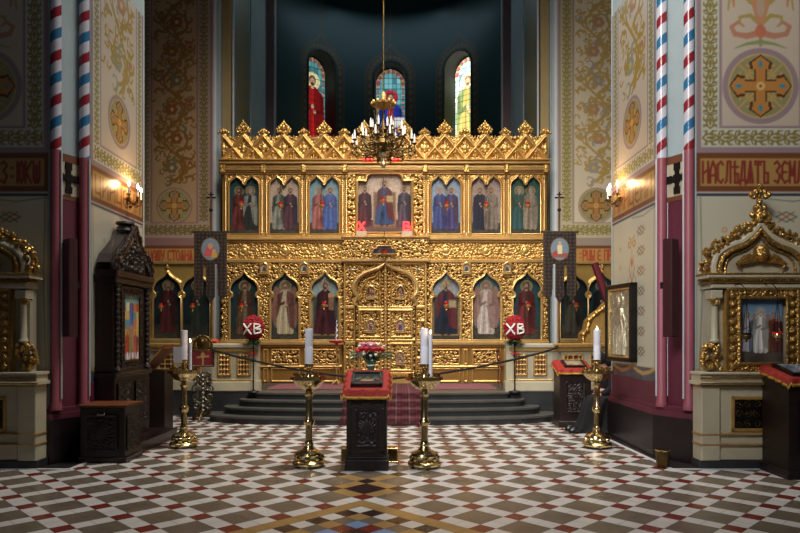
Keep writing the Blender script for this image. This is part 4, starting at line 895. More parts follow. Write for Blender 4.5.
def supper(cv, W, H):
    cv.rect(0, 0, W, H, '3a3040'); cv.rect(W*.1, H*.3, W*.9, H*.45, '6a5048')
    for i in range(9): cv.ell(W*(.1+.1*i), H*.6, .03, .04, 'a07a5c'); cv.ell(W*(.1+.1*i), H*.42, .04, .05, ['6a2430', '2c3c60', '7a5a40'][i % 3])
pl = [(373.5, 255.5), (373.5, 250), (377, 249.5), (378, 247), (391, 247), (392, 249.5), (396, 250), (396, 255.5)]
icon(pl, supper, 'small wide plaque icon of seated figures above the royal doors', y=D0-.2, recess=.02, fr=.018)

# ---- vigil lamps
def lamp_proto():
    t = thing('vigil_lamp', 'x', 'lamp')
    MB().lathe([(.008, -.13), (.02, -.1), (.012, -.085), (.045, -.05), (.062, -.02), (.066, 0), (.055, .004)], n=14).build('gilt_bowl', 'goldp', t)
    MB().lathe([(.03, -.01), (.036, .02), (.042, .06), (.036, .062), (.032, .02)], n=14).build('red_glass', 'redglass', t)
    m = MB()
    for q in range(3):
        a = q*2*PI/3+.4; m.tube([(.06*math.cos(a), .06*math.sin(a), 0), (.03*math.cos(a), .03*math.sin(a), .25), (0, 0, .5)], .0035, 4)
    m.sph((0, 0, .5), .012, 6, 4); m.tube([(0, 0, .5), (0, .1, .54), (0, .21, .52)], .005, 5); m.build('chain', 'lead', t)
    return t
LP = [(241, 204, 'brown-red and grey-haired saints on teal'), (280.6, 205, 'two saints in olive and plum'), (322, 205, 'saints in rose and bright blue'), (383.2, 200, 'large central enthroned figure'), (447, 205, 'two saints in deep blue'), (486.5, 205, 'saints in black-blue and grey-brown'), (528, 205, 'two grey-haired saints on green'),
      (161, 306, 'dim bishop of the left wing'), (192.5, 306, 'dark green saint of the left wing'), (241.3, 306, 'bearded prophet in brown'), (324, 304.5, 'mother and child in crimson'), (446.3, 305, 'crowned figure in navy and red'), (528.5, 305, 'soldier saint in red'), (576.5, 305.5, 'grey-green saint of the right wing'), (384.3, 253.5, 'small plaque over the doors')]
lp = lamp_proto()
for i, (px, py, s) in enumerate(LP):
    D = 14.35 if 220 < px < 550 else 14.65
    loc = (X(px, D), D, Z(py, D)); lab = 'small red vigil lamp before the icon: '+s
    tag(lp, group='vigil lamps before the icons')
    if i == 0: lp.location = loc; lp['label'] = lab
    else: dup(lp, loc, 0, lab)
# ================================================================== THINGS
# ---- big brass floor candlesticks
def candlestick_proto():
    t = thing('floor_candlestick', 'x', 'candlestick', group='tall brass floor candlesticks')
    m = MB(); m.lathe([(.17, .03), (.2, .035), (.205, .055), (.19, .075), (.165, .085), (.155, .12), (.165, .15), (.155, .175), (.11, .2), (.075, .215), (.06, .24), (.05, .26)], n=32)
    for q in range(8):
        a = q*PI/4; m.sph((.15*math.cos(a), .15*math.sin(a), .115), .035, 8, 6, 1.2)
    m.build('base', 'brass', t)
    for q in range(3):
        a = q*2*PI/3+.5; MB().sph((.16*math.cos(a), .16*math.sin(a), .02), .024, 10, 6, .9).build('foot', 'brass', t)
    MB().lathe([(.05, .25), (.058, .28), (.044, .3), (.042, .33), (.042, .49), (.054, .505), (.066, .53), (.07, .545), (.066, .56), (.052, .58), (.042, .595), (.04, .82), (.042, .85), (.054, .865), (.056, .88), (.044, .895), (.036, .92)], n=24).build('column', 'brass', t)
    b = MB().lathe([(.03, .915), (.06, .93), (.1, .945), (.15, .98), (.185, 1.02), (.2, 1.045), (.225, 1.05), (.228, 1.09), (.215, 1.09), (.205, 1.065), (.05, 1.06), (.03, 1.07), (.04, 1.09), (.028, 1.12), (.03, 1.17), (.05, 1.19), (.056, 1.205), (.056, 1.24), (.045, 1.24)], n=36).build('bowl', 'brass', t)
    for q in range(14):
        a = q*2*PI/14; MB().lathe([(.006, 1.06), (.008, 1.1), (.02, 1.105), (.02, 1.13), (.012, 1.13)], (.175*math.cos(a), .175*math.sin(a), 0), 8).build('taper_cup', 'brass', b)
    return t
cs = candlestick_proto()
CSP = [(309, 7.85, 'tall brass candlestick standing left of the red-draped lectern', 1.66), (424.5, 7.8, 'tall brass candlestick standing right of the red-draped lectern', 1.665), (184, 9.2, 'brass candlestick by the carved dark kiosk, on the far left', 1.65), (597, 9.15, 'brass candlestick by the seated figure, on the far right', 1.655)]
clab = ['thick white candle in the candlestick left of the red-draped lectern', 'thick white candle in the candlestick right of the red-draped lectern', 'thick white candle in the far left candlestick by the kiosk', 'thick white candle in the far right candlestick by the seated figure']
for i, (px, D, l, zt) in enumerate(CSP):
    x = X(px, D); c = cs if i == 0 else dup(cs, (x, D, 0))
    c.location = (x, D, 0.006 if i in () else 0); c['label'] = l; c['group'] = 'tall brass floor candlesticks'
    t = thing('altar_candle', clab[i], 'candle', (x, D, 1.24), 0, 'thick white candles'); r = .048; h = zt-1.24
    MB().lathe([(r, 0), (r, h*.48), (r*.97, h*.5), (r, h*.52), (r, h), (r*.85, h+.004), (r*.7, h-.015)], n=24).build('wax_body', 'wax', t)
    if i in (3,): MB().lathe([(.003, h-.01), (.012, h+.01), (.009, h+.03), (.001, h+.055)], n=8).build('flame', 'flame', t)
    else: MB().lathe([(.003, h-.01), (.003, h+.012)], n=6).build('wick', 'lead', t)
for (px, dy, z0, z1, r, lab) in ((189.5, 9.05, 1.1, 1.49, .022, 'thin lit candle in a clear tube at the far left candlestick'), (429.8, 7.7, 1.09, 1.6, .022, 'thin wax-streaked candle beside the thick one, right of the lectern')):
    t = thing('thin_candle', lab, 'candle', (X(px, dy)+.01, dy, z0)); h = z1-z0
    MB().lathe([(r, 0), (r, h)]+([(r*1.2, h*.8+.0)] if 0 else []), n=14).build('wax_body', 'wax', t); MB().lathe([(.003, h), (.01, h+.012), (.008, h+.03), (.001, h+.05)], n=8).build('flame', 'flame', t)
m = MB(); x = X(178, 9.15); m.box(x-.05, x+.07, 9.1, 9.11, 1.2, 1.42); tag(m.build('paper_note', 'paper', smooth=False), 'small white paper sheet leaning behind the far left candle', 'paper')

# ---- central lectern with icon, cloth, vase and flowers
Lx, Ly = X(367.2, 7.75), 7.8
t = thing('lectern', 'dark carved lectern under a red gold-fringed cloth in the middle of the floor', 'lectern', (Lx, Ly, 0))
m = MB(); m.box(-.235, .235, -.2, .22, .16, .9); m.build('body', 'wood', t, smooth=False)
m = MB(); m.bbox(-.255, .255, -.22, .235, 0, .13, .012); m.bbox(-.245, .245, -.21, .23, .13, .165, .015); m.build('plinth', 'wood', t, smooth=False)
m = MB(); m.prism([(-.24, .88), (-.24, .94), (.24, 1.14), (.24, .88)], -.25, .25, 'x'); m.build('sloping_top', 'wood', t, smooth=False)
def carved_panel(t, x0, x1, z0, z1, y, name='carved_panel', mt='wood', s=.09, H=.02):
    cv = CV(x1-x0, z1-z0, .008); cx, cz = cv.W/2, cv.H/2; cv.frame(0, 0, cv.W, cv.H, .02, None, .02)
    for q in range(16):
        a = q*PI/8; r = min(cx, cz)*.8; cv.stroke([(cx, cz), (cx+r*.6*math.cos(a), cz+r*.6*math.sin(a)), (cx+r*math.cos(a+.3), cz+r*math.sin(a+.3))], (.03, .008), None, H)
    curls(cv, .03, .03, cv.W-.03, cz*.7, s, H, .02); curls(cv, .03, cz*1.3, cv.W-.03, cv.H-.03, s, H, .02)
    return cv.mesh(name, mt, (x0, y, z0), (1, 0, 0), (0, 0, 1), t)
carved_panel(t, -.13, .13, .28, .72, -.203)
m = MB()
for (a, b, c, d) in ((-.21, .21, .83, .87), (-.21, .21, .2, .23), (-.21, -.18, .2, .87), (.18, .21, .2, .87)): m.bbox(a, b, -.21, -.19, c, d, .005)
m.build('raised_frame', 'wood', t, smooth=False)
# cloth draped over the sloping top
def cloth(name, W, yb, yf, zb, zf, drop, side, sag, lab, loc, rz=0, mt='redcloth'):
    t = thing(name, lab, 'cloth', loc, rz, None); nx, ny = 40, 30; m = MB(); fr = MB(); P = {}
    for i in range(nx+1):
        u = i/nx*2-1; a = abs(u)
        for j in range(ny+1):
            v = j/ny
            if a < .78: x = u/.78*W; sx = 0
            else: x = math.copysign(W+(a-.78)/.22*.035, u); sx = (a-.78)/.22*side
            if v < .75: y = yb+(yf-yb)*v/.75; z = zb+(zf-zb)*v/.75; sv = 0
            else: y = yf-(v-.75)/.25*.02; z = zf; sv = (v-.75)/.25*drop
            z = z-max(sx, 0)-sv*(1 if sx == 0 else .6); w = .006*math.sin(x*40+v*5) if sv > 0 or sx > 0 else 0
            P[i, j] = (x+(math.copysign(1, u)*.012*math.sin(y*45) if sx > 0 else 0), y-(.012*math.sin(x*38) if sv > 0 else 0), z+.006)
    vs = [P[i, j] for i in range(nx+1) for j in range(ny+1)]; f = lambda i, j: i*(ny+1)+j
    m.add(vs, [(f(i, j), f(i+1, j), f(i+1, j+1), f(i, j+1)) for i in range(nx) for j in range(ny)]); o = m.build('fabric', mt, t)
    sol = o.modifiers.new('thick', 'SOLIDIFY'); sol.thickness = .005; sol.offset = 1
    edge = [P[0, j] for j in range(ny+1)]+[P[i, ny] for i in range(1, nx+1)]+[P[nx, j] for j in range(ny-1, -1, -1)]
    e2 = [(x, y-.004, z-.02) for x, y, z in edge]; k = len(edge); up = [(x*1.01, y-.006, z+.012) for x, y, z in edge]
    fr.add(up+e2, [(i, i+1, k+i+1, k+i) for i in range(k-1)]); o = fr.build('gold_fringe', 'fringe', t); sol = o.modifiers.new('thick', 'SOLIDIFY'); sol.thickness = .008
    return t
cloth('lectern_cloth', .25, .24, -.25, 1.145, .94, .09, .08, 0, 'red and orange brocade cloth with gold fringe over the central lectern', (Lx, Ly, 0.005))
t = thing('icon', 'framed dark painted panel lying on the red cloth of the central lectern', 'icon', (Lx, Ly-.2, .985)); T = Matrix.Rotation(math.radians(22.5), 4, 'X')
# tilted frame
m = MB(); w, h = .185, .34
for (a, b, c, d) in ((-w, w, 0, .035), (-w, w, h-.035, h), (-w, -w+.035, 0, h), (w-.035, w, 0, h)): m.box(a, b, c, d, -.004, .04)
m.build('frame', 'wood', t, smooth=False, T=T)
cv = CV(2*w-.06, h-.06, .006, '232a26'); W_, H_ = cv.W, cv.H
for i in range(9): cv.ell(W_*(.12+.1*i), H_*.5+.03*math.sin(i*2), .02, .025, ['6a5a40', '4a5a4a', '7a3a2a'][i % 3])
cv.ell(W_*.5, H_*.35, .08, .02, '8a8068'); cv.rect(W_*.2, H_*.1, W_*.8, H_*.25, '5a2018')
o = cv.mesh('painting', 'icon', (0, 0, 0), (1, 0, 0), (0, 1, 0), t); o.matrix_local = Matrix.Translation((0, 0, 0)) @ T @ Matrix.Translation((-W_/2, .03, .02))
m = MB(); m.box(-w+.03, w-.03, .03, h-.03, 0, .018); m.build('board', 'wood', t, smooth=False, T=T)
# little shelf behind the top carries the vase
vx, vy = Lx+.03, Ly+.335
t = thing('flower_stool', 'dark wooden stool behind the central lectern under the vase', 'stool', (vx, vy, 0))
m = MB(); m.lathe([(.09, 1.08), (.1, 1.09), (.1, 1.105), (.09, 1.11)], n=20); m.build('top', 'wood', t); MB().lathe([(.02, .03), (.02, 1.085)], n=12).build('post', 'wood', t); MB().lathe([(.09, 0), (.09, .02), (.03, .05)], n=20).build('foot', 'wood', t)
t = thing('flower_vase', 'green ribboned glass vase behind the panel on the central lectern', 'vase', (vx, vy, 1.113))
MB().lathe([(.045, 0), (.05, .01), (.038, .05), (.045, .1), (.06, .16), (.055, .165), (.05, .16), (.036, .1), (.03, .05)], n=20).build('vase_body', mat('green glass', '41604a', .12, bump=.05, bscale=20, coat=.5), t)
m = MB(); m.lathe([(.044, .085), (.052, .09), (.052, .1), (.046, .105)], n=20); m.build('ribbon', 'rosew', t)
t = thing('bouquet', 'bouquet of red, pink and white flowers with long palm leaves in the vase', 'flowers', (vx, vy, 1.27))
def flower(m, c, r, n=10):
    m.sph(c, r*.6, 10, 6)
    for q in range(n):
        a = q*2.4; e = .2+q/n*1.1; m.sph((c[0]+r*.55*math.cos(a)*math.cos(e), c[1]+r*.55*math.sin(a)*math.cos(e), c[2]+r*.5*math.sin(e)), r*.38, 7, 5, .8)
for i, (dx, dy, dz, k, r) in enumerate([(-.14, 0, .09, 'rose', .036), (-.1, -.06, .12, 'rose', .036), (-.045, -.08, .12, 'rose', .04), (.02, -.09, .115, 'rose', .04), (.08, -.06, .12, 'rose', .036), (.12, -.02, .11, 'rose', .03), (-.08, 0, .17, 'rosep', .036), (-.02, 0, .17, 'rosep', .038), (.03, 0, .165, 'rosep', .034), (.07, .02, .165, 'rosew', .025), (-.12, .03, .15, 'rosew', .025), (.0, -.06, .165, 'rosew', .02), (-.07, -.08, .07, 'rosew', .02), (.05, -.1, .06, 'rosew', .02), (0, -.1, .05, 'rosew', .02), (.13, .02, .15, 'rosew', .02)]):
    m = MB(); flower(m, (dx*1.2, dy, dz*1.15), r*1.3); m.build({'rose': 'red_flower', 'rosep': 'pink_flower', 'rosew': 'white_blossom'}[k], k, t)
m = MB()
for i in range(90):
    a = rng.uniform(0, 2*PI); e = rng.uniform(.1, 1.3); L = rng.uniform(.08, .17); d = Vector((math.cos(a)*math.cos(e), math.sin(a)*math.cos(e)*.7, math.sin(e))); s = d.cross(Vector((0, 0, 1))).normalized()*.012; p = d*.03
    m.add([p, p+d*L*.5+s, p+d*L, p+d*L*.5-s], [(0, 1, 2, 3)]); m.tube([(0, 0, -.1), tuple(d*L*.7)], .0025, 4)
o = m.build('foliage', 'green', t); o['kind'] = 'stuff'
for s, n_ in ((-1, 3), (1, 3)):
    for q in range(n_):
        m = MB(); pts = [Vector((0, 0, 0)), Vector((s*.08, -.02+q*.03, .07-q*.02)), Vector((s*.17, -.02+q*.04, .1-q*.03)), Vector((s*(.25+.01*q), -.02+q*.04, .1-q*.045))]
        for i in range(3):
            m.tube([pts[i], pts[i+1]], .003, 4)
            for k in range(8):
                p = pts[i].lerp(pts[i+1], k/8); d = (pts[i+1]-pts[i]).normalized()
                for w in (-1, 1):
                    e = p+d*.035+Vector((0, .01*w, .028*w-.012)); m.add([p, p+d*.01+Vector((0, 0, .004)), e, p+d*.02], [(0, 1, 2, 3)])
        m.build('palm_leaf', 'palm', t)
t = thing('brass_box', 'low brass box on the floor showing either side of the lectern foot', 'box', (Lx+.01, 8.15, 0))
m = MB(); m.bbox(-.35, .35, -.08, .08, .0, .18, .01); m.build('box_body', 'brassd', t, smooth=False)
m = MB(); m.bbox(-.36, .36, -.09, .09, .165, .185, .005); m.bbox(-.36, .36, -.09, .09, 0, .02, .005); m.build('rim', 'brass', t, smooth=False)

# ---- lectern at the right edge, lectern by the steps, desk at left
def side_lectern(x, y, w, d, z0, z1, lab, clab_, rz=0, clothx=.02):
    t = thing('lectern', lab, 'lectern', (x, y, 0), rz)
    MB().box(-w, w, -d, d, .1, z0-.02).build('body', 'wood', t, smooth=False); m = MB(); m.bbox(-w-.02, w+.02, -d-.02, d+.02, 0, .1, .01); m.build('plinth', 'wood', t, smooth=False)
    MB().prism([(-d-.02, z0-.03), (-d-.02, z0), (d+.02, z1), (d+.02, z0-.03)], -w-.01, w+.01, 'x').build('sloping_top', 'wood', t, smooth=False)
    carved_panel(t, -w*.6, w*.6, .25, z0-.2, -d-.004)
    cloth('lectern_cloth', w+.012, d+.02, -d-.03, z1+.002, z0+.004, .07, .07, 0, clab_, (x, y, 0.004), rz); return t
side_lectern(4.57, 7.4, .3, .26, 1.1, 1.22, 'dark lectern with red cloth at the right edge before the gilt kiosk', 'red cloth with gold edging on the lectern at right edge')
t = thing('book_slab', 'black framed glazed panel lying on the right edge lectern', 'icon', (4.6, 7.17, 1.12)); T = Matrix.Rotation(math.radians(12.5), 4, 'X')
MB().box(-.27, .27, 0, .42, .008, .05).build('board', 'black', t, smooth=False, T=T); MB().box(-.23, .23, .04, .38, .05, .053).build('glazing', mat('dark glazing', '6a7686', .08, bump=.1, bscale=9, var=.5, vscale=8), t, smooth=False, T=T)
side_lectern(X(572, 11.4), 11.4, .27, .22, .98, 1.12, 'dark lectern with red cloth standing at right below the balustrade', 'red cloth on the lectern right of the steps', 0)
t = thing('icon', 'small icon in a dark frame lying on the lectern right of the steps', 'icon', (X(573, 11.4), 11.22, 1.01)); T = Matrix.Rotation(math.radians(17.5), 4, 'X')
MB().box(-.19, .19, 0, .32, .006, .04).build('board', 'black', t, smooth=False, T=T); MB().box(-.14, .14, .05, .27, .04, .043).build('painting', mat('pale icon', '8a7a60', .4, var=.5, vscale=12), t, smooth=False, T=T)
t = thing('reading_desk', 'brown wooden reading desk with slanted top between kiosk and candlestick', 'desk', (X(160, 10.9), 10.9, 0))
MB().prism([(-.16, 1.0), (.16, 1.36), (.16, 1.42), (-.2, 1.02)], -.25, .25, 'y').build('slanted_top', 'wood2', t, smooth=False); MB().box(-.15, .15, -.2, .2, .0, 1.0).build('body', 'wood', t, smooth=False)
MB().prism([(-.13, 1.06), (.13, 1.36), (.13, 1.38), (-.15, 1.075)], -.256, -.25, 'y').build('edge_strip', 'goldm', t, smooth=False)

# ---- seated person in black at the right, behind the candlestick
def skin_mesh(name, V, E, R, m, parent, lv=2):
    me = bpy.data.meshes.new(name); me.from_pydata(V, E, []); o = link(name, me, parent)
    md = o.modifiers.new('skin', 'SKIN'); md.use_smooth_shade = True
    for i, r in enumerate(R): me.skin_vertices[0].data[i].radius = r if isinstance(r, tuple) else (r, r)
    for i in range(len(R)): me.skin_vertices[0].data[i].use_root = (i == 0)
    s = o.modifiers.new('sub', 'SUBSURF'); s.levels = lv; s.render_levels = lv; me.materials.append(M[m]); return o
px_, py_ = 3.57, 10.62
P_ = thing('person', 'person in a long black robe seated at right, head bowed, behind the candlestick', 'person', (px_, py_, 0), 0)
# faces -x. body one continuous skin mesh
V = [(0, 0, .52), (-.03, 0, .72), (-.1, 0, .92), (-.16, 0, 1.06), (-.2, 0, 1.13), (-.26, 0, 1.2), (-.29, 0, 1.28),
     (-.02, -.1, .5), (-.4, -.12, .5), (-.44, -.12, .1), (-.52, -.12, .045), (-.6, -.12, .035), (-.02, .1, .5), (-.4, .12, .5), (-.4, .12, .1), (-.48, .12, .045), (-.56, .12, .035),
     (-.14, -.19, 1.05), (-.17, -.23, .8), (-.36, -.12, .66), (-.42, -.09, .62), (-.14, .19, 1.05), (-.17, .23, .8), (-.36, .12, .66), (-.42, .09, .62)]
E = [(0, 1), (1, 2), (2, 3), (3, 4), (4, 5), (5, 6), (0, 7), (7, 8), (8, 9), (9, 10), (10, 11), (0, 12), (12, 13), (13, 14), (14, 15), (15, 16), (3, 17), (17, 18), (18, 19), (19, 20), (3, 21), (21, 22), (22, 23), (23, 24)]
R = [.16, .15, .16, .13, .06, .055, .09, .12, .075, .05, .045, .035, .12, .075, .05, .045, .035, .07, .05, .038, .035, .07, .05, .038, .035]
skin_mesh('body', V, E, R, 'skin', P_, 1)
V2 = [(0, 0, .5), (-.03, 0, .72), (-.1, 0, .92), (-.155, 0, 1.05), (-.14, -.19, 1.05), (-.17, -.23, .8), (-.33, -.14, .68), (-.14, .19, 1.05), (-.17, .23, .8), (-.33, .14, .68)]
skin_mesh('coat', V2, [(0, 1), (1, 2), (2, 3), (3, 4), (4, 5), (5, 6), (3, 7), (7, 8), (8, 9)], [.2, .18, .19, .15, .09, .075, .06, .09, .075, .06], 'cloth_navy', P_, 2)
for o_ in P_.children: o_.scale = (1, 1, .9)
m = MB(); rows = []
for k, (cx, cy, rx, ry, z) in enumerate([(-.12, 0, .2, .24, .64), (-.2, 0, .3, .27, .58), (-.27, 0, .3, .27, .48), (-.31, 0, .29, .27, .3), (-.34, 0, .32, .29, .12), (-.40, 0, .36, .31, .03)]):
    rows.append([(cx+(rx+.012*math.sin(9*a)*k)*math.cos(a), cy+(ry+.012*math.sin(9*a)*k)*math.sin(a), z) for a in np.linspace(0, 2*PI, 48, endpoint=False)])
vs = [p for r in rows for p in r]; m.add(vs, [(j*48+i, j*48+(i+1) % 48, (j+1)*48+(i+1) % 48, (j+1)*48+i) for j in range(5) for i in range(48)]+[tuple(range(48))]); m.build('long_skirt', 'cloth_black', P_)
for s in (-1, 1):
    m = MB(); m.lathe([(.0, 0), (.05, .0), (.055, .02), (.048, .06), (.03, .09)], (-.72, s*.12, .004), 16, 2.4, .9); m.build('shoe', 'black', P_)
    skin_mesh('hand', [(-.24, s*.09, .69), (-.30, s*.06, .68), (-.34, s*.07, .67)], [(0, 1), (1, 2)], [.03, .032, .024], 'skin', P_, 1)
    for q in range(4):
        b = Vector((-.33, s*.065-.02*s+q*.016*s, .675)); L = (.07, .08, .075, .06)[q]
        skin_mesh('finger', [tuple(b), tuple(b+Vector((-L*.5, 0, -.005))), tuple(b+Vector((-L*.8, 0, -.03)))], [(0, 1), (1, 2)], [.009, .0085, .007], 'skin', P_, 1)
    b = Vector((-.28, s*.035, .68)); skin_mesh('thumb', [tuple(b), tuple(b+Vector((-.03, -s*.02, .0))), tuple(b+Vector((-.06, -s*.02, -.01)))], [(0, 1), (1, 2)], [.011, .01, .008], 'skin', P_, 1)
hd = MB(); hd.sph((0, 0, 0), .1, 24, 16, 1.2, .98, .8); hd.sph((-.094, 0, -.012), .016, 8, 6, 1.3); hd.sph((-.07, -.03, .014), .011, 8, 6); hd.sph((-.07, .03, .014), .011, 8, 6); hd.sph((-.082, 0, -.05), .018, 8, 6, .35, .6, 1.3); hd.sph((-.07, 0, -.085), .03, 10, 8); hd.sph((.01, .08, -.005), .02, 8, 6, 1.4, .8, .4); hd.sph((.01, -.08, -.005), .02, 8, 6, 1.4, .8, .4)
T = Matrix.Translation((-.3, 0, 1.17)) @ Matrix.Rotation(-.9, 4, 'Y'); hd.build('head', 'skin', P_, T=T)
hr = MB(); hr.sph((.02, 0, .02), .115, 24, 14, 1.12, 1, .86); hr.sph((.06, 0, -.09), .09, 16, 10, 1.3, .8, .9); hr.build('headscarf', 'cloth_black', P_, T=T)
t = thing('bench', 'dark wooden bench beside the pier under the seated person in black', 'bench', (px_+.02, py_, 0))
MB().bbox(-.22, .3, -.29, .45, .3, .34, .01).build('seat', 'wood', t, smooth=False)
for sx in (-.18, .26):
    for sy in (-.25, .4): MB().box(sx-.025, sx+.025, sy-.025, sy+.025, 0, .3).build('leg', 'wood', t, smooth=False)
MB().box(.27, .3, -.29, .45, .34, .95).build('backrest', 'wood', t, smooth=False)
m = MB(); m.box(.16, .2, -.45, .45, 0, .02); 

# ---- white and gilt icon kiosks on the front of the piers
def kiosk(lab, x):
    t = thing('icon_kiosk', lab, 'kiosk', (x, 7.72, 0), 0, 'white and gilt icon kiosks on the piers')
    m = MB(); m.bbox(-.74, .74, -.02, .2, 0, .1, .01); m.build('plinth', 'stone', t, smooth=False)
    m = MB(); m.bbox(-.70, .70, .0, .2, .1, 1.0, .01); m.bbox(-.72, -.5, -.03, .2, .1, 1.0, .01); m.bbox(.5, .72, -.03, .2, .1, 1.0, .01); m.build('base', 'cream', t, smooth=False)
    m = MB(); 
    for z in (.28, .40, .97): m.bbox(-.73, .73, -.04, .2, z, z+.02, .006)
    m.build('base_moulding', 'goldm', t, smooth=False)
    f = MB()
    for (a, b, c, d) in ((-.36, .36, .44, .48), (-.36, .36, .82, .86), (-.36, -.32, .44, .86), (.32, .36, .44, .86)): f.bbox(a, b, -.02, .01, c, d, .006)
    f = f.build('grille_frame', 'goldm', t, smooth=False); MB().box(-.32, .32, -.004, -.001, .48, .82).build('grille_back', 'black', f, smooth=False)
    cv = CV(.64, .34, .008); cv.keep[:] = False
    g = MB()
    for i in range(6):
        for j in range(3):
            cx, cz = -.27+i*.107, .535+j*.115
            g.tube([(x_, -.012, z_) for x_, z_ in spiral(cx, cz, .05, 1.2, i, 1 if (i+j) % 2 else -1, 12)], .006, 5)
    g.build('scroll_grille', 'brassd', f)
    m = MB(); m.bbox(-.77, .77, -.09, .2, 1.0, 1.04, .01); m.bbox(-.74, .74, -.05, .2, 1.04, 1.12, .01); m.bbox(-.76, .76, -.08, .2, 1.12, 1.15, .01); m.build('ledge', 'cream', t, smooth=False)
    m = MB(); m.bbox(-.775, .775, -.1, -.07, 1.012, 1.03, .004); m.bbox(-.745, .745, -.065, -.04, 1.07, 1.09, .004); m.build('ledge_gilding', 'goldk', t, smooth=False)
    MB().box(-.6, .6, .06, .2, 1.15, 2.3).build('back_panel', 'creamd', t, smooth=False)
    # picture frame
    rf = CV(.86, 1.0, .008); rf.cut([(.17, .13), (.69, .13), (.69, .87), (.17, .87)])
    rf.frame(0, 0, .86, 1.0, .03, None, .03); rf.frame(.13, .09, .73, .91, .03, None, .045); rf.frame(.16, .12, .7, .88, .02, None, .03)
    for j in range(9):
        for s in (.075, .785): rf.ell(s, .08+j*.105, .035, .035, None, .03, .02)
    curls(rf, .05, .03, .81, .09, .06, .025, .018); curls(rf, .05, .91, .81, .97, .06, .025, .018); curls(rf, .1, .1, .14, .9, .05, .02, .014); curls(rf, .72, .1, .76, .9, .05, .02, .014)
    fr = rf.mesh('picture_frame', 'goldk', (-.43, -.02, 1.14), (1, 0, 0), (0, 0, 1), t)
    sd = MB()
    for (a, b, c, d) in ((-.43, .43, 1.14, 1.15), (-.43, .43, 2.13, 2.14), (-.43, -.42, 1.14, 2.14), (.42, .43, 1.14, 2.14)): sd.box(a, b, -.02, .08, c, d)
    sd.build('frame_side', 'goldm', t, smooth=False)
    pc = CV(.54, .76, .007, '6c88a0'); pc.rect(0, 0, .54, .2, '5a5048'); pc.rect(0, .2, .54, .3, '5c5c5e')
    for (cx, h, r, c) in ((.05, .5, '6a6a70', '55585e'), (.13, .5, 'a8a8ac', '8a8a92'), (.21, .48, '58606c', '4c525a'), (.43, .5, '8c2a28', '6a1c20'), (.37, .47, '6a4a30', '5c3a28'), (.5, .46, '5a3030', '4a2828')): saint(pc, cx, .12, h, r, c, halo='8a98a4', hair='7a6a58')
    saint(pc, .28, .1, .56, 'c8c4be', '98948e', halo='b8a880', under='e0ded8', hair='c0b8ac')
    pc.mesh('painting', 'icon', (-.27, .03, 1.26), (1, 0, 0), (0, 0, 1), t)
    for s in (-1, 1):        # scrolled side brackets
        m = MB(); m.lathe([(.05, 1.5), (.055, 1.52), (.04, 1.55), (.036, 1.95), (.05, 1.98), (.06, 2.0), (.05, 2.02)], (s*.54, .03, 0), 16); m.bbox(s*.54-.07, s*.54+.07, -.04, .12, 2.02, 2.12, .01); m.build('side_column', 'cream', t)
        m = MB()
        m.tube([(s*(.62+x_), .02, 1.24+z_) for x_, z_ in [(a*s, b) for a, b in spiral(0, 0, .09, 1.4, 0, 1, 20)]], .03, 8); m.tube([(s*.7, .02, 1.26), (s*.68, .02, 1.4), (s*.57, .02, 1.47), (s*.54, .02, 1.55)], [.035, .03, .03, .02], 8)
        for q in range(26): m.sph((s*rng.uniform(.48, .7), rng.uniform(-.03, .03), 1.18+rng.uniform(0, .3)*(1)), rng.uniform(.018, .034), 7, 5, 1.3)
        for q in range(10): m.sph((s*rng.uniform(.5, .62), -.02, 1.96+rng.uniform(0, .08)), .02, 7, 5, 1.2)
        m.build('scroll_bracket', 'goldk', t)
    m = MB(); m.bbox(-.62, .62, -.06, .2, 2.14, 2.2, .01); m.bbox(-.68, .68, -.1, .2, 2.26, 2.3, .012); m.build('entablature', 'cream', t, smooth=False)
    m = MB(); m.bbox(-.66, .66, -.085, .2, 2.2, 2.215, .004); m.bbox(-.69, .69, -.11, .2, 2.3, 2.32, .006); m.bbox(-.67, .67, -.09, .19, 2.245, 2.26, .004)
    for i in range(40): m.sph((-.64+i*.0328, -.085, 2.232), .011, 6, 4)
    m.build('entablature_gilding', 'goldk', t)
    og = [(.56, 2.32), (.57, 2.42), (.53, 2.54), (.44, 2.62), (.36, 2.66), (.24, 2.70), (.12, 2.78), (.05, 2.86), (0, 2.93)]
    og2 = [(x_, z_) for x_, z_ in og]+[(-x_, z_) for x_, z_ in og[-2::-1]]
    MB().prism(og2, .05, .18, 'y').build('pediment', 'creamd', t, smooth=False)
    def sc(k, z0=2.32): return [(x_*k, z0+(z_-z0)*k) for x_, z_ in og2]
    m = MB(); m.tube([(x_, .02, z_) for x_, z_ in sc(.98)], .04, 8); m.build('pediment_arch', 'cream', t)
    m = MB(); m.tube([(x_, -.0, z_) for x_, z_ in sc(.86)], .028, 8); m.tube([(x_, .03, z_) for x_, z_ in sc(.74)], .014, 6)
    m.build('gilt_arch', 'goldk', t)
    m = MB()                                     # carved leaf crest
    for i in range(len(og2)-1):
        (xa, za), (xb, zb) = og2[i], og2[i+1]; L = math.hypot(xb-xa, zb-za); nn = int(L/.009)+1
        for q in range(nn):
            f_ = q/nn; x_ = xa+(xb-xa)*f_; z_ = za+(zb-za)*f_; nx_ = x_; nz_ = z_-2.4; ll = math.hypot(nx_, nz_)+.01
            o_ = rng.uniform(.02, .16); m.sph((x_+nx_/ll*o_, .04+rng.uniform(-.05, .03), z_+nz_/ll*o_), rng.uniform(.018, .034), 6, 4, rng.uniform(.7, 1.5), rng.uniform(.7, 1.3))
    m.build('leaf_crest', 'goldk', t)
    m = MB(); m.lathe([(.07, 2.98), (.05, 3.03), (.06, 3.08), (.03, 3.13), (.025, 3.3)], (0, .05, 0), 12)
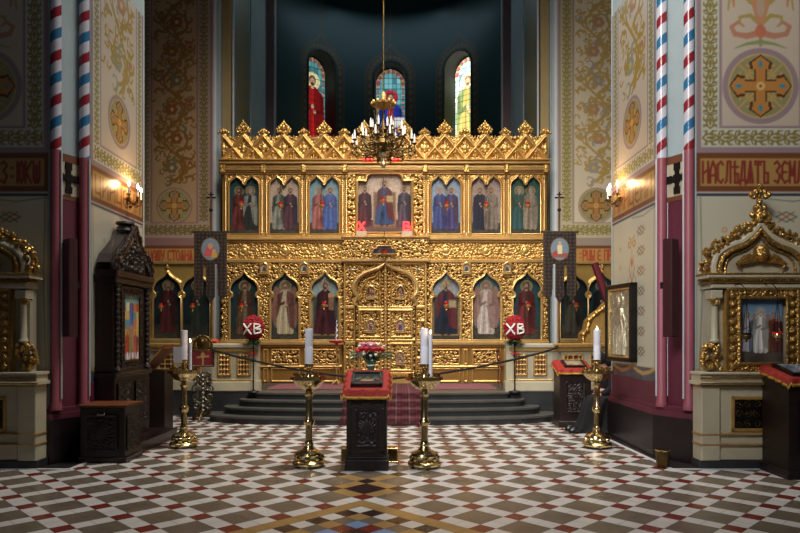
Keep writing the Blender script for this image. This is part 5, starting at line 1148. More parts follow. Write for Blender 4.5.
    for (dx, dz) in ((0, 3.3), (-.07, 3.24), (.07, 3.24), (0, 3.18), (-.1, 3.26), (.1, 3.26), (0, 3.36), (-.05, 3.29), (.05, 3.29), (-.09, 3.02), (.09, 3.02), (-.05, 3.1), (.05, 3.1)): m.sph((dx, .03, dz), .035, 8, 6, 1.1)
    m.build('finial', 'goldk', t)
    m = MB(); m.sph((0, -.0, 2.55), .09, 16, 12, 1.1); m.sph((0, -.09, 2.545), .014, 8, 6); m.sph((0, .0, 2.59), .085, 14, 8, .8)
    for s in (-1, 1):
        m.sph((s*.028, -.066, 2.562), .01, 6, 4); m.sph((s*.04, -.05, 2.53), .025, 8, 6)
        for q in range(9): m.tube([(s*.05, .0, 2.5-q*.004), (s*(.14+.02*q), -.005, 2.54-q*.014), (s*(.22+.022*(4-abs(q-4))), .0, 2.52-q*.022)], [.014, .018, .006], 5)
    m.build('cherub', 'goldk', t)
    return t
kR = kiosk('white and gilt icon kiosk with a cherub pediment on the right pier', 4.29)
kL = dup(kR, (-5.03, 7.72, 0), 0, 'white and gilt icon kiosk half seen in shadow at the left edge')
m = MB(); m.tube([(3.62, 7.55, 1.1), (5.2, 7.55, 1.1)], .009, 8)
for xx in (3.7, 5.1): m.tube([(xx, 7.55, 1.1), (xx, 7.66, 1.06)], .006, 6)
tag(m.build('brass_rail', 'brass'), 'thin horizontal brass rail in front of the right kiosk', 'rail')
# hanging lamps before the right kiosk picture
for i, (px, py, mt, lb) in enumerate(((746.5, 336, 'brassd', 'dark unlit hanging lamp at left before the right kiosk picture'), (777.5, 335, 'brass', 'bright brass hanging lamp with red rim at right before the kiosk picture'))):
    t = thing('hanging_lamp', lb, 'lamp', (X(px, 7.4), 7.4, Z(py, 7.4))); MB().lathe([(.006, -.07), (.02, -.06), (.012, -.045), (.04, -.03), (.055, 0), (.05, .015), (.03, .01)], n=16).build('bowl', mt, t)
    MB().lathe([(.03, .0), (.052, .015), (.055, .035), (.045, .035)], n=16).build('glass_cup', 'redglass' if i else 'black', t)
    m = MB(); 
    for q in range(3): m.tube([(.05*math.cos(q*2.1), .05*math.sin(q*2.1), .02), (0, 0, .4), (0, .0, .52)], .003, 4)
    m.tube([(0, 0, .52), (0, .12, .6), (0, .32, .6)], .006, 5); m.build('chain', 'lead', t)
# dust bin on the dark slab
t = thing('waste_bin', 'small dark bronze bin on the slab at the foot of the right pier', 'bin', (X(662, 7.85), 7.83, 0.004)); MB().lathe([(.07, 0), (.085, .2), (.09, .2), (.088, .21), (.078, .2), (.065, .02)], n=24).build('bin_body', 'brassd', t); MB().lathe([(.088, .19), (.094, .2), (.088, .21)], n=24).build('rim', 'brass', t)

# ---- dark carved kiosk on the side of the left pier (faces the nave axis)
t = thing('carved_kiosk', 'tall dark carved wooden kiosk holding a bright icon, against the left pier', 'kiosk', (XL+.0, 9.2, 0), PI/2)
hw = .6; dp = .27
m = MB(); m.bbox(-hw-.02, hw+.35, -dp-.3, -.02, 0, .14, .01); m.build('step', 'plinth', t, smooth=False)
MB().box(-hw, hw, -dp, -.03, .14, 1.1).build('cabinet', 'wood', t, smooth=False)
carved_panel(t, -hw+.08, -.05, .3, .95, -dp-.004, s=.1); carved_panel(t, .05, hw-.08, .3, .95, -dp-.004, s=.1)
m = MB(); m.bbox(-hw-.03, hw+.03, -dp-.04, -.03, 1.02, 1.08, .012); m.build('waist_moulding', 'wood', t, smooth=False); m = MB(); m.bbox(-hw-.05, hw+.05, -dp-.06, -.03, 2.36, 2.45, .012); m.bbox(-hw-.03, hw+.03, -dp-.04, -.03, 2.28, 2.36, .01); m.build('cornice', 'wood', t, smooth=False)
MB().box(-hw+.04, hw-.04, -dp+.1, -.03, 1.08, 2.4).build('back_case', 'wood', t, smooth=False)
for s in (-1, 1):
    MB().box(s*(hw-.1)-.1, s*(hw-.1)+.1, -dp+.02, -.03, 1.08, 2.3).build('pilaster', 'wood', t, smooth=False)
    m = MB(); pr = [(.05, 1.08), (.06, 1.12), (.04, 1.16)]
    for i in range(14): z = 1.18+i*.075; pr += [(.034, z), (.046, z+.035), (.034, z+.07)]
    pr += [(.05, 2.24), (.06, 2.28)]; m.lathe(pr, (s*(hw-.09), -dp-.0, 0), 14); m.build('turned_column', 'wood', t)
fr = CV(.74, 1.16, .01); fr.cut([(.12, .14), (.62, .14), (.62, 1.02), (.12, 1.02)]); fr.frame(0, 0, .74, 1.16, .03, None, .03); fr.frame(.09, .11, .65, 1.05, .03, None, .03)
curls(fr, .02, .02, .72, .12, .09, .03, .02); curls(fr, .02, 1.04, .72, 1.14, .09, .03, .02); curls(fr, .02, .1, .1, 1.05, .08, .03, .02); curls(fr, .64, .1, .72, 1.05, .08, .03, .02)
fr.mesh('carved_frame', 'wood', (-.37, -dp+.03, 1.1), (1, 0, 0), (0, 0, 1), t)
ic = CV(.56, .96, .01, '4c98a0'); W_, H_ = .56, .96
for i in range(5):
    for j in range(7):
        ic.rect(W_*i/5, H_*j/8, W_*(i+1)/5, H_*(j+1)/8, [('a84830'), ('c87a50'), ('d8c8a0'), ('8a3a30'), ('c8a860'), ('b86a4a'), ('5c8a90')][int(rng.integers(7))])
saint(ic, W_*.5, H_*.52, H_*.44, '3a6ab0', '2c4a80', halo='d8c080'); saint(ic, W_*.25, H_*.08, H_*.4, 'b03a28', '902c20', halo='d8b860'); saint(ic, W_*.75, H_*.08, H_*.4, 'c0522c', '7a3a60', halo='d8b860'); saint(ic, W_*.5, H_*.12, H_*.42, '6a7a4a', 'a08a5c', halo='e0c070')
for i in range(6): ic.ell(W_*(.1+.16*i), H_*.1, .03, .05, 'e0e0e8' if i % 2 else 'a0b8d0')
ic.frame(0, 0, W_, H_, .03, 'c8a860'); o = ic.mesh('icon_painting', 'icon', (-.28, -dp+.022, 1.2), (1, 0, 0), (0, 0, 1), t)
ogk = [(hw+.02, 2.45), (hw+.02, 2.55), (hw-.06, 2.68), (hw-.22, 2.78), (.22, 2.9), (.08, 3.02), (0, 3.12)]; og3 = [(a, b) for a, b in ogk]+[(-a, b) for a, b in ogk[-2::-1]]
cvk = MB()
for i in range(len(og3)-1):
    (xa, za), (xb, zb) = og3[i], og3[i+1]; n_ = int(math.hypot(xb-xa, zb-za)/.03)+1
    for q in range(n_):
        f_ = q/n_; cvk.sph((xa+(xb-xa)*f_, -dp-.03+rng.uniform(-.02, .02), za+(zb-za)*f_-.02), rng.uniform(.03, .05), 6, 4, 1.2)
cvk.tube([(a, -dp-.02, b-.1) for a, b in og3], .03, 8); cvk.build('carved_gable_edge', mat('glossy carved walnut', '2a1a18', .22, 0, .6, 60, coat=.5), t)
MB().prism([(a*.98, 2.44+(b-2.44)*.97) for a, b in og3], -dp+.02, -dp+.05, 'y').build('gable_board', 'wood', t, smooth=False)
gc = CV(.9, .42, .01); curls(gc, .05, .0, .85, .4, .13, .05, .03); gc.cut([(-.1, .1), (.1, .3), (.38, .42), (.3, .6), (-.1, .6)]); gc.cut([(1.0, .1), (.8, .3), (.52, .42), (.6, .6), (1.0, .6)]); gc.mesh('gable_carving', 'wood', (-.45, -dp+.0, 2.47), (1, 0, 0), (0, 0, 1), t)
roof = MB(); roof.prism(og3[1:-1], -dp+.05, -.04, 'y'); roof.build('roof', 'wood', t, smooth=False)
MB().lathe([(.1, 3.0), (.12, 3.06), (.09, 3.13), (.13, 3.15), (.12, 3.18), (.02, 3.2)], (0, -.16, 0), 16).build('finial', 'wood', t)
# dark chest in front
t = thing('chest', 'dark carved wooden chest with brass-edged top at the foot of the left pier', 'chest', (-3.70, 8.3, 0))
MB().bbox(-.27, .29, -.24, .24, .06, .69, .01).build('body', 'wood', t, smooth=False); m = MB(); m.bbox(-.29, .31, -.26, .26, 0, .07, .01); m.build('plinth', 'wood', t, smooth=False)
m = MB(); m.bbox(-.3, .32, -.27, .27, .69, .72, .004); m.build('top', 'wood2', t, smooth=False); m = MB(); m.bbox(-.305, .325, -.275, .275, .695, .718, .003); m.build('brass_edge', 'brassd', t, smooth=False)
carved_panel(t, -.2, .2, .15, .6, -.243, s=.09)
cv = CV(.4, .45, .008); cv.frame(0, 0, .4, .45, .02, None, .015); curls(cv, .04, .04, .36, .41, .09, .015, .02); cv.mesh('side_carving', 'wood', (.293, -.2, .13), (0, 1, 0), (0, 0, 1), t)
m = MB(); m.tube([(-.04, -.25, .62), (-.045, -.27, .6), (.045, -.27, .6), (.04, -.25, .62)], .006, 6); m.build('handle', 'silver', t)

# ---- column loudspeakers on the chamfered corners
for sg, px, D, lb in ((-1, 69.5, 8.05, 'tall dark red column loudspeaker between the left pier colonettes'), (1, 671, 8.05, 'tall dark red column loudspeaker between the right pier colonettes')):
    t = thing('column_loudspeaker', lb, 'loudspeaker', (X(px, D), D, Z(337, D)), .55*sg, 'column loudspeakers')
    h = 98*D/F; MB().bbox(-.075, .075, -.06, .06, 0, h, .012).build('cabinet', 'speaker', t, smooth=False); m = MB(); m.box(-.06, .06, -.064, -.06, .03, h-.03); m.build('grille', 'speaker', t, smooth=False); MB().box(-.02, .02, .06, .14, h*.5, h*.5+.08).build('bracket', 'iron', t, smooth=False)

# ---- wall sconces with candle bulbs
def sconce(x, y, z, sg, lab):
    t = thing('wall_sconce', lab, 'sconce', (x, y, z), 0, 'wall sconces with candle bulbs')
    m = MB(); m.lathe([(.02, -.02), (.05, 0), (.05, .01), (.02, .03)], n=12); m.v = [(v[2]*sg, v[1], v[0]-.02) for v in m.v]; m.tube([(0, 0, -.02), (sg*.06, 0, -.1), (sg*.12, 0, -.06), (sg*.13, 0, .0)], .012, 6); m.sph((sg*.03, 0, -.13), .03, 8, 6); m.sph((sg*.02, 0, .1), .025, 8, 6); m.build('backplate', 'brassd', t)
    for q in range(3):
        a = (q-1)*.22; c = Vector((sg*(.14 if q == 1 else .10), a, .0))
        m = MB(); m.tube([(sg*.03, 0, -.08), (sg*.1, a*.5, -.11), (c.x, a, -.07), (c.x, a, -.02)], .009, 6); m.lathe([(.008, -.02), (.035, 0), (.03, .01), (.012, .015)], tuple(c), 12); m.tube([(p[0]*1.0+sg*.06, a*.6, p[1]) for p in spiral(0, -.1, .04, 1.2, 0, 1, 10)], .006, 5); ar = m.build('arm', 'brassd', t)
        MB().lathe([(.012, .01), (.012, .12)], tuple(c), 10).build('candle_sleeve', 'wax', ar); MB().lathe([(.006, .12), (.016, .14), (.014, .165), (.002, .2)], tuple(c), 10).build('bulb', 'bulb', ar)
    l = bpy.data.lights.new('sconce_light', 'POINT'); l.energy = 13; l.color = (1, .62, .28); l.shadow_soft_size = .04; lo = bpy.data.objects.new('sconce_light', l); C.objects.link(lo); lo.parent = t; lo.location = (sg*.16, 0, .2)
sconce(XL+.03, 9.62, 3.62, 1, 'three-candle wall sconce glowing on the left pier'); sconce(XR-.03, 9.85, 3.68, -1, 'three-candle wall sconce glowing on the right pier')

# ---- framed silver icon on the side of the right pier
t = thing('silver_icon', 'dark-framed icon with silver cover tilted out from the right pier', 'icon', (XR-.02, 9.55, Z(362, 9.3)), -PI/2+.16)
w, h = .39, 1.13; m = MB()
for (a, b, c, d) in ((-w, w, 0, .06), (-w, w, h-.06, h), (-w, -w+.06, 0, h), (w-.06, w, 0, h)): m.bbox(a, b, -.15, -.04, c, d, .008)
m.build('frame', 'black', t, smooth=False); MB().box(-w+.02, w-.02, -.08, -.04, .02, h-.02).build('board', 'wood', t, smooth=False)
m = MB()
for (a, b, c, d) in ((-w+.05, w-.05, .05, .09), (-w+.05, w-.05, h-.09, h-.05), (-w+.05, -w+.09, .05, h-.05), (w-.09, w-.05, .05, h-.05)): m.bbox(a, b, -.13, -.09, c, d, .01)
m.build('gilt_liner', 'goldp', t, smooth=False)
cv = CV(.6, .94, .009); cx = .3
for i in range(16): cv.stroke([(cx+.0, .75), (cx+.42*math.cos(i*PI/8), .75+.42*math.sin(i*PI/8))], (.01, .02), None, .012)
cv.ell(cx, .78, .12, .12, None, .02, .02); cv.ell(cx, .78, .06, .07, None, .04, .03); cv.poly([(.14, 0), (.12, .5), (.22, .68), (.38, .68), (.48, .5), (.46, 0)], None, .03)
for x_ in np.linspace(.16, .44, 7): cv.stroke([(cx+(x_-cx)*.5, .66), (x_, .3), (x_, 0)], .03, None, .02, .03)
curls(cv, 0, 0, .12, .9, .1, .02, .02); curls(cv, .48, 0, .6, .9, .1, .02, .02)
o = cv.mesh('silver_cover', 'silver', (-.3, -.1, .095), (1, 0, 0), (0, 0, 1), t)

# ---- gilded shrine and leaning crimson rod at right
t = thing('gilded_shrine', 'gilded shrine with a curved top and dark medallion behind right balustrade', 'shrine', (X(612, 13.7), 13.7, SZ)); K = 13.7/F
pf = [(583, 344), (583, 334), (587, 330), (589, 320), (596, 313), (602, 309), (607, 303), (612, 299), (617, 303), (622, 309), (628, 313), (635, 320), (637, 330), (641, 334), (641, 344)]
pf = [((x-612)*K, EYE+(HZ-y)*K-SZ) for x, y in pf]; pf2 = [(pf[0][0], 0)]+pf+[(pf[-1][0], 0)]
MB().prism(pf2, 0, .4, 'y').build('case', 'goldm', t, smooth=False); m = MB(); m.tube([(x, -.02, z) for x, z in pf], .035, 8)
for x, z in pf: m.sph((x, -.03, z), .055, 8, 6)
m.build('scroll_edge', 'gold', t)
cx, cz = 0, EYE+(HZ-325)*K-SZ; m = MB(); m.lathe([(.16, 0), (.16, .02), (.14, .03), (.02, .03)], n=24); m.v = [(v[0], -v[2], v[1]+cz) for v in m.v]; m.build('medallion', 'wood', t)
m = MB(); 
for q in range(5): m.sph((cx+.05*math.cos(q*1.25), -.04, cz+.06*math.sin(q*1.25)), .035, 8, 6)
m.build('medallion_relief', 'brassd', t)
t = thing('velvet_banner', 'rolled dark crimson velvet banner leaning above the gilded shrine', 'banner', (X(604, 13.3), 13.3, SZ))
m = MB(); a, b = Vector((X(594.5, 13.3)-X(604, 13.3), 0, Z(263, 13.3)-SZ)), Vector((X(611, 13.3)-X(604, 13.3), 0, Z(311, 13.3)-SZ)); m.tube([a, b], .075, 10); m.build('rolled_cloth', 'sash', t)
m = MB(); d = (b-a).normalized(); e = b+d*((b.z)/-d.z) if d.z < 0 else b; m.tube([b, b+(e-b)*.99], .015, 6); m.build('pole', 'wood2', t)

# ---- church banners
def banner(px, lab, fn, plab):
    D = 13.05; K = D/F; x = X(px, D); t = thing('church_banner', lab, 'banner', (x, D, SZ), 0, 'dark fringed church banners')
    pw = 33*K; H = 72*K; top = Z(232, D)-SZ; cv = CV(pw, H, .009, '100706')
    for i in range(9):
        for j in range(20):
            u = (i+.5)*pw/9; v = (j+.5)*H/20; a_ = rng.uniform(0, 6.28); u += rng.uniform(-.01, .01); cv.stroke(spiral(u, v, .026, .8, a_, 1 if (i+j) % 2 else -1, 6), .009, '4a3818'); cv.ell(u, v, .008, .008, '6a2a20')
    cv.frame(0, 0, pw, H, .02, '40341f'); cv.ell(pw/2, H*.76, .19, .23, '6a5630'); cv.ell(pw/2, H*.76, .175, .215, '6a7c88'); fn(cv, pw/2, H*.76)
    # tails
    a, b = pw*.31, pw*.38
    def tail(u0, u1, v): return [(u0, 0-.01), (u0, v+.07), ((u0+u1)/2, v), (u1, v+.07), (u1, -.01)]
    cv.cut([(-.01, -.01), (-.01, H*.12), (pw*.14, H*.05), (pw*.28, H*.12), (pw*.3, H*.55), (pw*.36, H*.55), (pw*.36, H*.1), (pw*.5, -.01)]); cv.cut([(pw+.01, -.01), (pw+.01, H*.12), (pw*.86, H*.05), (pw*.72, H*.12), (pw*.7, H*.55), (pw*.64, H*.55), (pw*.64, H*.1), (pw*.5, -.01)])
    o = cv.mesh('cloth', 'fabric', (-pw/2, -.04, top-H), (1, 0, 0), (0, 0, 1), t); sm = o.modifiers.new('thick', 'SOLIDIFY'); sm.thickness = .012; sm.offset = -1
    m = MB(); m.tube([(-pw/2-.03, -.03, top), (pw/2+.03, -.03, top)], .016, 8)
    for s in (-1, 1): m.sph((s*(pw/2+.03), -.03, top), .024, 8, 6)
    m.build('crossbar', 'wood', t)
    zt = Z(192, D)-SZ; m = MB(); m.tube([(0, 0, 0), (0, 0, zt-.1)], .017, 8); m.build('pole', 'brassd', t)
    m = MB(); m.box(-.012, .012, -.01, .01, zt-.35, zt); m.box(-.09, .09, -.01, .01, zt-.13, zt-.1); m.box(-.05, .05, -.01, .01, zt-.06, zt-.04); m.sph((0, 0, zt-.36), .04, 10, 6); m.build('cross', 'iron', t, smooth=False)
    m = MB(); m.lathe([(.16, 0), (.15, .03), (.04, .05), (.025, .1)], n=16); m.build('foot', 'wood', t)
def madonna(cv, x, y): cv.poly([(x-.14, y-.15), (x-.08, y+.05), (x, y+.13), (x+.08, y+.03), (x+.13, y-.15)], 'b04a50'); cv.ell(x, y+.06, .05, .06, 'b08868'); cv.ell(x+.07, y-.04, .035, .04, 'b89060'); cv.poly([(x+.02, y-.18), (x+.03, y-.06), (x+.12, y-.06), (x+.14, y-.16)], 'b8903c')
def resur(cv, x, y): cv.rect(x-.15, y-.17, x+.15, y-.08, '8a4a40'); cv.poly([(x-.04, y-.1), (x-.05, y+.08), (x+.05, y+.08), (x+.05, y-.1)], 'c8b890'); cv.ell(x, y+.12, .03, .035, 'b89070'); cv.ell(x-.09, y-.08, .04, .05, '9a3a34')
banner(211, 'dark patterned church banner with a red madonna medallion, behind left balustrade', madonna, ''); banner(559.3, 'dark patterned church banner with a blue resurrection medallion, behind right balustrade', resur, '')

# ---- Easter flower eggs on stands
def egg(px, lab, D, px2):
    x = X(px, D); t = thing('flower_egg', lab, 'flower arrangement', (x, D, SZ), 0, 'red flower eggs with white letters'); ze = Z(328, D)-SZ; m = MB()
    m.sph((0, 0, ze), .2, 24, 16, 1.18, 1.0, .55)
    for i in range(260):
        a = rng.uniform(0, 2*PI); e = math.asin(rng.uniform(-1, 1)); m.sph((.195*math.cos(a)*math.cos(e), .11*math.sin(a)*math.cos(e), ze+.232*math.sin(e)), .02, 5, 4)
    m.build('red_flower_egg', 'eggred', t)
    s = .092
    for nm_, lets, ox in (('white_letter_x', [[(-1, 1), (1, -1)], [(1, 1), (-1, -1)]], -.095), ('white_letter_b', [[(-.8, -1), (-.8, 1), (.5, .9), (.7, .5), (-.6, .05), (.8, -.1), (.9, -.7), (-.8, -1)]], .095)):
        m = MB()
        for pts in lets:
            for (a0, b0), (a1, b1) in zip(pts, pts[1:]):
                n_ = max(1, int(math.hypot(a1-a0, b1-b0)*s*.9/.016))
                for q in range(n_+1):
                    xx = ox+(a0+(a1-a0)*q/n_)*s*.75; zz = (b0+(b1-b0)*q/n_)*s-.02; yy = -.11*math.sqrt(max(0, 1-(xx/.21)**2-(zz/.25)**2)); m.sph((xx, yy-.018, ze+zz), .019, 6, 4)
        m.build('white_letter', 'rosew', t)
    m = MB()
    for i in range(240):
        a = rng.uniform(0, 2*PI); r = rng.uniform(.04, .2); z = ze-.24-rng.uniform(-.04, .09)*(1-r*2); d = Vector((math.cos(a), math.sin(a)*.7, rng.uniform(-.5, .4))); s_ = d.cross(Vector((0, 0, 1))).normalized()*.02; p = Vector((r*.6*math.cos(a), r*.4*math.sin(a), z)); L = rng.uniform(.05, .1)
        m.add([p, p+d*L*.5+s_, p+d*L, p+d*L*.5-s_], [(0, 1, 2, 3)])
    o = m.build('green_leaves', 'green', t); o['kind'] = 'stuff'
    MB().lathe([(.12, 0), (.11, .015), (.02, .03), (.012, .06), (.012, ze-.25), (.06, ze-.22)], n=12).build('stand', 'iron', t)
    m = MB(); zb = Z(353.5, D)-SZ
    for s_ in (-1, 1): m.tube([(0, -.02, zb), (s_*.05, -.03, zb+.02), (s_*.09, -.03, zb), (s_*.03, -.03, zb-.01), (0, -.02, zb)], .01, 5)
    m.build('red_bow', 'rose', t)
egg(253.5, 'red flower egg with white letters on a stand, left of the steps', 12.36, 0); egg(514.7, 'red flower egg with white letters on a stand, right of the steps', 12.36, 0)

# ---- red neon letters before the central icon
for px, pl, lb, nm in ((361.5, [[(0, 0), (1, 1)], [(0, 1), (1, 0)]], 'glowing red letter X lamp on a cream box left below the central icon', 'X'), (407, [[(0, 0), (0, 1), (.8, .9), (.8, .65), (0, .5), (1, .4), (1, .1), (0, 0)]], 'glowing red letter B lamp on a cream box right below the central icon', 'B')):
    D = 14.47; t = thing('letter_lamp', lb, 'lamp', (X(px, D), D, iz(237)), 0, 'glowing red letter lamps')
    MB().bbox(-.12, .12, -.05, .06, .0, .1, .008).build('box', 'cream', t, smooth=False); m = MB()
    for p in pl: m.tube([(-.07+.14*a, 0, .12+.2*b) for a, b in p], .022, 6)
    m.build('neon_letter', 'redlamp', t)
    l = bpy.data.lights.new('letter_glow', 'POINT'); l.energy = 1.2; l.color = (1, .05, .05); l.shadow_soft_size = .05; lo = bpy.data.objects.new('letter_glow', l); C.objects.link(lo); lo.parent = t; lo.location = (0, -.15, .25)

# ---- chandelier
ch = thing('chandelier', 'dark brass chandelier with white candle bulbs hanging before the icon screen', 'chandelier', (X(383.5, 12), 12, 4.6)); K = 12/F
def cz_(py): return Z(py, 12)-4.6
MB().lathe([(.012, cz_(100)), (.012, 8.5)], n=8).build('hanging_rod', 'brassd', ch)
m = MB(); m.lathe([(.01, cz_(168)), (.06, cz_(165)), (.03, cz_(161)), (.03, cz_(158)), (.09, cz_(156)), (.1, cz_(154)), (.05, cz_(152))], n=20); m.build('bottom_cup', 'silver', ch)
m = MB(); m.lathe([(.05, cz_(152)), (.16, cz_(149)), (.2, cz_(145)), (.17, cz_(141)), (.06, cz_(138)), (.03, cz_(134)), (.08, cz_(130)), (.03, cz_(125)), (.02, cz_(104))], n=24); m.build('body', 'brassd', ch)
m = MB(); m.lathe([(.03, cz_(110)), (.12, cz_(107)), (.2, cz_(105.5)), (.21, cz_(104)), (.12, cz_(102)), (.04, cz_(100)), (.05, cz_(95)), (.02, cz_(92))], n=24)
for q in range(12): a = q*PI/6; m.sph((.21*math.cos(a), .21*math.sin(a), cz_(103.5)), .03, 7, 5, 1.3)
m.build('crown', 'goldm', ch)
m = MB()
for q in range(8):
    a = q*PI/4; m.tube([(.2*math.cos(a), .2*math.sin(a), cz_(106)), (.14*math.cos(a), .14*math.sin(a), cz_(122)), (.3*math.cos(a), .3*math.sin(a), cz_(140))], .008, 5)
m.build('stay_chains', 'brassd', ch)
for (n_, r, pz, off) in ((14, .57, 144, 0), (8, .4, 134, .2), (5, .2, 128.5, .5)):
    for q in range(n_):
        a = q*2*PI/n_+off; c, s_ = math.cos(a), math.sin(a); z = cz_(pz); ar = MB()
        ar.tube([(.1*c, .1*s_, z-.02), (.3*r*c+.05*c, .3*r*s_+.05*s_, z-.16), (.75*r*c, .75*r*s_, z-.17), (r*c, r*s_, z-.1), (r*c, r*s_, z-.02)], .013, 6)
        for k in range(4):
            rr = r*(.35+.2*k); ar.tube([((rr+p[0])*c, (rr+p[0])*s_, z-.13+p[1]) for p in spiral(0, 0, .065, 1.3, k*1.5, 1 if k % 2 else -1, 12)], .008, 5); ar.sph((rr*c, rr*s_, z-.2), .018, 6, 5)
        ar.lathe([(.01, z-.02), (.04, z), (.045, z+.015), (.02, z+.02)], (r*c, r*s_, 0), 10); ar.sph((r*c, r*s_, z-.14), .022, 6, 5, 1.6)
        ar = ar.build('arm', 'brassd', ch); MB().lathe([(.017, z+.015), (.017, z+.13), (.012, z+.14), (.014, z+.155), (.003, z+.19)], (r*c, r*s_, 0), 8).build('candle_bulb', 'bulboff', ar)

# ---- rope barrier
m = MB(); a = Vector((X(207.5, 12.3), 12.3, Z(347, 12.3))); b = Vector((X(557, 12.3), 12.3, Z(346.5, 12.3))); pts = []
for i in range(61):
    f = i/60; u = 2*f-1; pts.append((a.x+(b.x-a.x)*f, 12.3-.95*(1-u*u)**.5 if abs(u) < 1 else 12.3, a.z-.54*(1-abs(u)**1.5)))
t = thing('barrier_rope', 'black rope barrier sagging across the foot of the steps', 'rope', (0, 0, 0)); m.tube(pts, .02, 8); m.build('rope_line', 'rope', t)
m = MB()
for p in (a, b): m.tube([tuple(p), (p.x, 12.42, p.z)], .012, 6); m.sph(tuple(p), .03, 8, 6)
m.build('hook', 'brassd', t)

# ---- ornate silver stand with red panel, left; thin gold stand, chair, orange cloth
D = 12.0; x = X(203, D); K = D/F
t = thing('ornate_stand', 'ornate silver-brass stand with a red emblem panel at left of the steps', 'stand', (x, D, 0))
def zz(py): return Z(py, D)
m = MB(); m.tube([(0, 0, .1), (0, 0, zz(372))], .03, 10)
for q in range(9):
    z = .2+q*(zz(375)-.2)/8
    m.lathe([(.03, z-.05), (.045, z-.01), (.03, z+.02)], n=12)
    w_ = .11 if q % 2 else .07
    for s in (-1, 1): m.tube([(s*(.05+w_*.6)+s*p[0], (-.02 if q % 2 else .02), z+p[1]) for p in spiral(0, 0, w_*.75, 1.4, q*1.1, 1 if q % 2 else -1, 14)], [.018]*10+[.01]*5, 6); m.sph((s*(.05+w_*.6), -.01, z), .022, 7, 5)
m.build('scroll_shaft', mat('tarnished silver', '6c665a', .35, .85, .5, 60, var=.4), t)
for q in range(3):
    a_ = q*2*PI/3-PI/2; m = MB(); m.tube([(0, 0, .16), (.12*math.cos(a_), .12*math.sin(a_), .12), (.24*math.cos(a_), .24*math.sin(a_), .02)], [.03, .028, .02], 8); m.sph((.25*math.cos(a_), .25*math.sin(a_), .03), .03, 8, 6); m.build('leg', 'brassd', t)
m = MB(); w = .2; z0, z1 = zz(366), zz(351)
m.tube([(-w, 0, z0), (w, 0, z0), (w, 0, z1+.02), (-w, 0, z1+.02)], .02, 8, True); m.tube([(x_*.16, 0, z1+.03+.22*z_) for x_, z_ in ((-1, 0), (-1, .6), (-.6, .95), (0, 1.1), (.6, .95), (1, .6), (1, 0))], .025, 8)
for q in range(11): a_ = PI*q/10; m.sph((.17*math.cos(a_), 0, z1+.12+.16*math.sin(a_)), .022, 7, 5)
m.build('gilt_frame', 'brassd', t)
cv = CV(.4, z1-z0, .01, '6a1420'); cv.stroke([(.2, .02), (.2, z1-z0-.03)], .03, 'a08048'); cv.stroke([(.1, .16), (.3, .18)], .03, 'a08048'); cv.ell(.2, .2, .04, .04, 'a08048'); cv.mesh('red_panel', 'fabric', (-.2, -.01, z0), (1, 0, 0), (0, 0, 1), t)
m = MB(); m.sph((0, 0, z1+.14), .12, 14, 10, 1.1, 1, .3); m.sph((0, -.04, z1+.17), .05, 10, 6); m.build('crest_plate', 'brassd', t)
D = 13.95; t = thing('thin_candle_stand', 'slender gilt candle stand with a red dish before the left doors', 'candle stand', (X(336.6, D), D, SZ+.008)); K = D/F; g = lambda py: Z(py, D)-SZ
m = MB(); m.lathe([(.02, .05), (.012, .1), (.016, .3), (.012, .5), (.02, g(350)), (.05, g(346)), (.02, g(344))], n=12); m.build('shaft', 'goldp', t)
for q in range(4): m = MB(); a_ = q*PI/2+.6; m.tube([(0, 0, .1), (.07*math.cos(a_), .07*math.sin(a_), .05), (.12*math.cos(a_), .12*math.sin(a_), .012)], [.02, .018, .01], 6); m.build('leg', 'goldp', t)
MB().lathe([(.02, g(344)), (.16, g(342.5)), (.165, g(341)), (.02, g(341.5))], n=20).build('red_dish', 'rose', t)
m = MB(); zs = np.linspace(g(341), g(321), 20); m.tube([(.012*math.cos(i*1.3), .012*math.sin(i*1.3), z) for i, z in enumerate(zs)], [.016]*12+[.01]*8, 6); m.build('twisted_taper', 'wax', t)
D = 14.1; t = thing('wooden_chair', 'small brown wooden chair facing left before the right base panels', 'chair', (X(506, D), D, SZ)); 
MB().bbox(-.17, .17, -.17, .17, .4, .43, .006).build('seat', 'wood2', t, smooth=False)
for sx in (-1, 1):
    for sy in (-1, 1): MB().tube([(sx*.15, sy*.15, 0), (sx*.14, sy*.14, .4)], .014, 6).build('leg', 'wood2', t)
m = MB(); 
for sy in (-1, 1): m.tube([(-.15, sy*.15, .42), (-.17, sy*.15, .8)], .014, 6)
for z in (.55, .66, .77): m.bbox(-.18, -.155, -.15, .15, z-.02, z+.02, .004)
m.build('backrest', 'wood2', t, smooth=False)
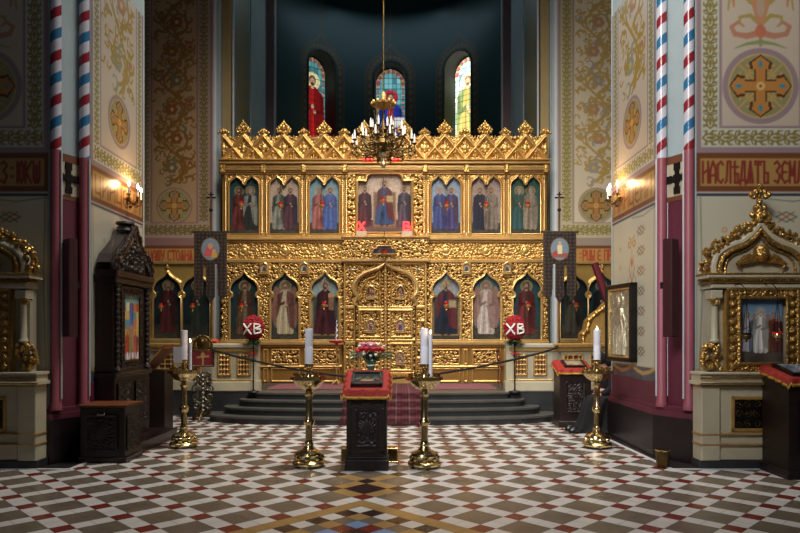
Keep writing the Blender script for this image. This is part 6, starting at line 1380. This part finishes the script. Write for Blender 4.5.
m = MB(); D = 12.6; m.bbox(X(199, D), X(219, D), 12.5, 12.62, 1.42, 1.5, .03); tag(m.build('folded_cloth', 'orange'), 'folded orange-red cloth lying on the left balustrade rail', 'cloth')

# ================================================================== LIGHT AND CAMERA
def area(name, loc, size, rot, e, col=(1, 1, 1), sy=None):
    l = bpy.data.lights.new(name, 'AREA'); l.energy = e; l.size = size; l.color = col
    if sy: l.shape = 'RECTANGLE'; l.size_y = sy
    o = bpy.data.objects.new(name, l); C.objects.link(o); o.location = loc; o.rotation_euler = rot; return o
# daylight through the windows of the dome above the crossing
def aim(o, tgt, spread=None):
    o.rotation_euler = (Vector(tgt)-o.location).to_track_quat('-Z', 'Y').to_euler()
    if spread: o.data.spread = math.radians(spread)
aim(area('dome_windows', (1.2, 8.6, 13.5), 4, (0, 0, 0), 390, (1, .94, .87)), (-.6, 11.4, 0), 75)
aim(area('dome_window_south', (.2, 5.5, 12.5), 3, (0, 0, 0), 165, (1, .91, .8)), (-.2, 14.6, 3.2), 60)
aim(area('nave_window', (-3.0, -1, 10), 3, (0, 0, 0), 125, (1, .93, .86)), (4.8, 11, 4.6), 52)
aim(area('candle_fill', (-2.6, 1.5, 6), 1.6, (0, 0, 0), 42, (.9, .93, 1)), (1.6, 9.5, 1.2), 48)  # added cool fill that brightens the candles; no window stands here
area('apse_glow', (AX, 20.5, 12.8), 3.0, (0, 0, 0), 34, (.6, .85, 1))
W = bpy.data.worlds.new('world'); S.world = W; W.use_nodes = True; W.node_tree.nodes['Background'].inputs[0].default_value = (.75, .85, 1, 1); W.node_tree.nodes['Background'].inputs[1].default_value = .035
cam = bpy.data.cameras.new('camera'); co_ = bpy.data.objects.new('camera', cam); C.objects.link(co_); co_.location = (0, 0, EYE); co_.rotation_euler = (PI/2, 0, 0)
cam.sensor_fit = 'HORIZONTAL'; cam.sensor_width = 36; cam.lens = F/800*36; cam.shift_y = (HZ-266.5)/800; cam.clip_end = 100; S.camera = co_
S.view_settings.view_transform = 'Standard'; S.view_settings.look = 'None'; S.view_settings.gamma = 1; S.view_settings.use_curve_mapping = False; S.view_settings.exposure = 0.0
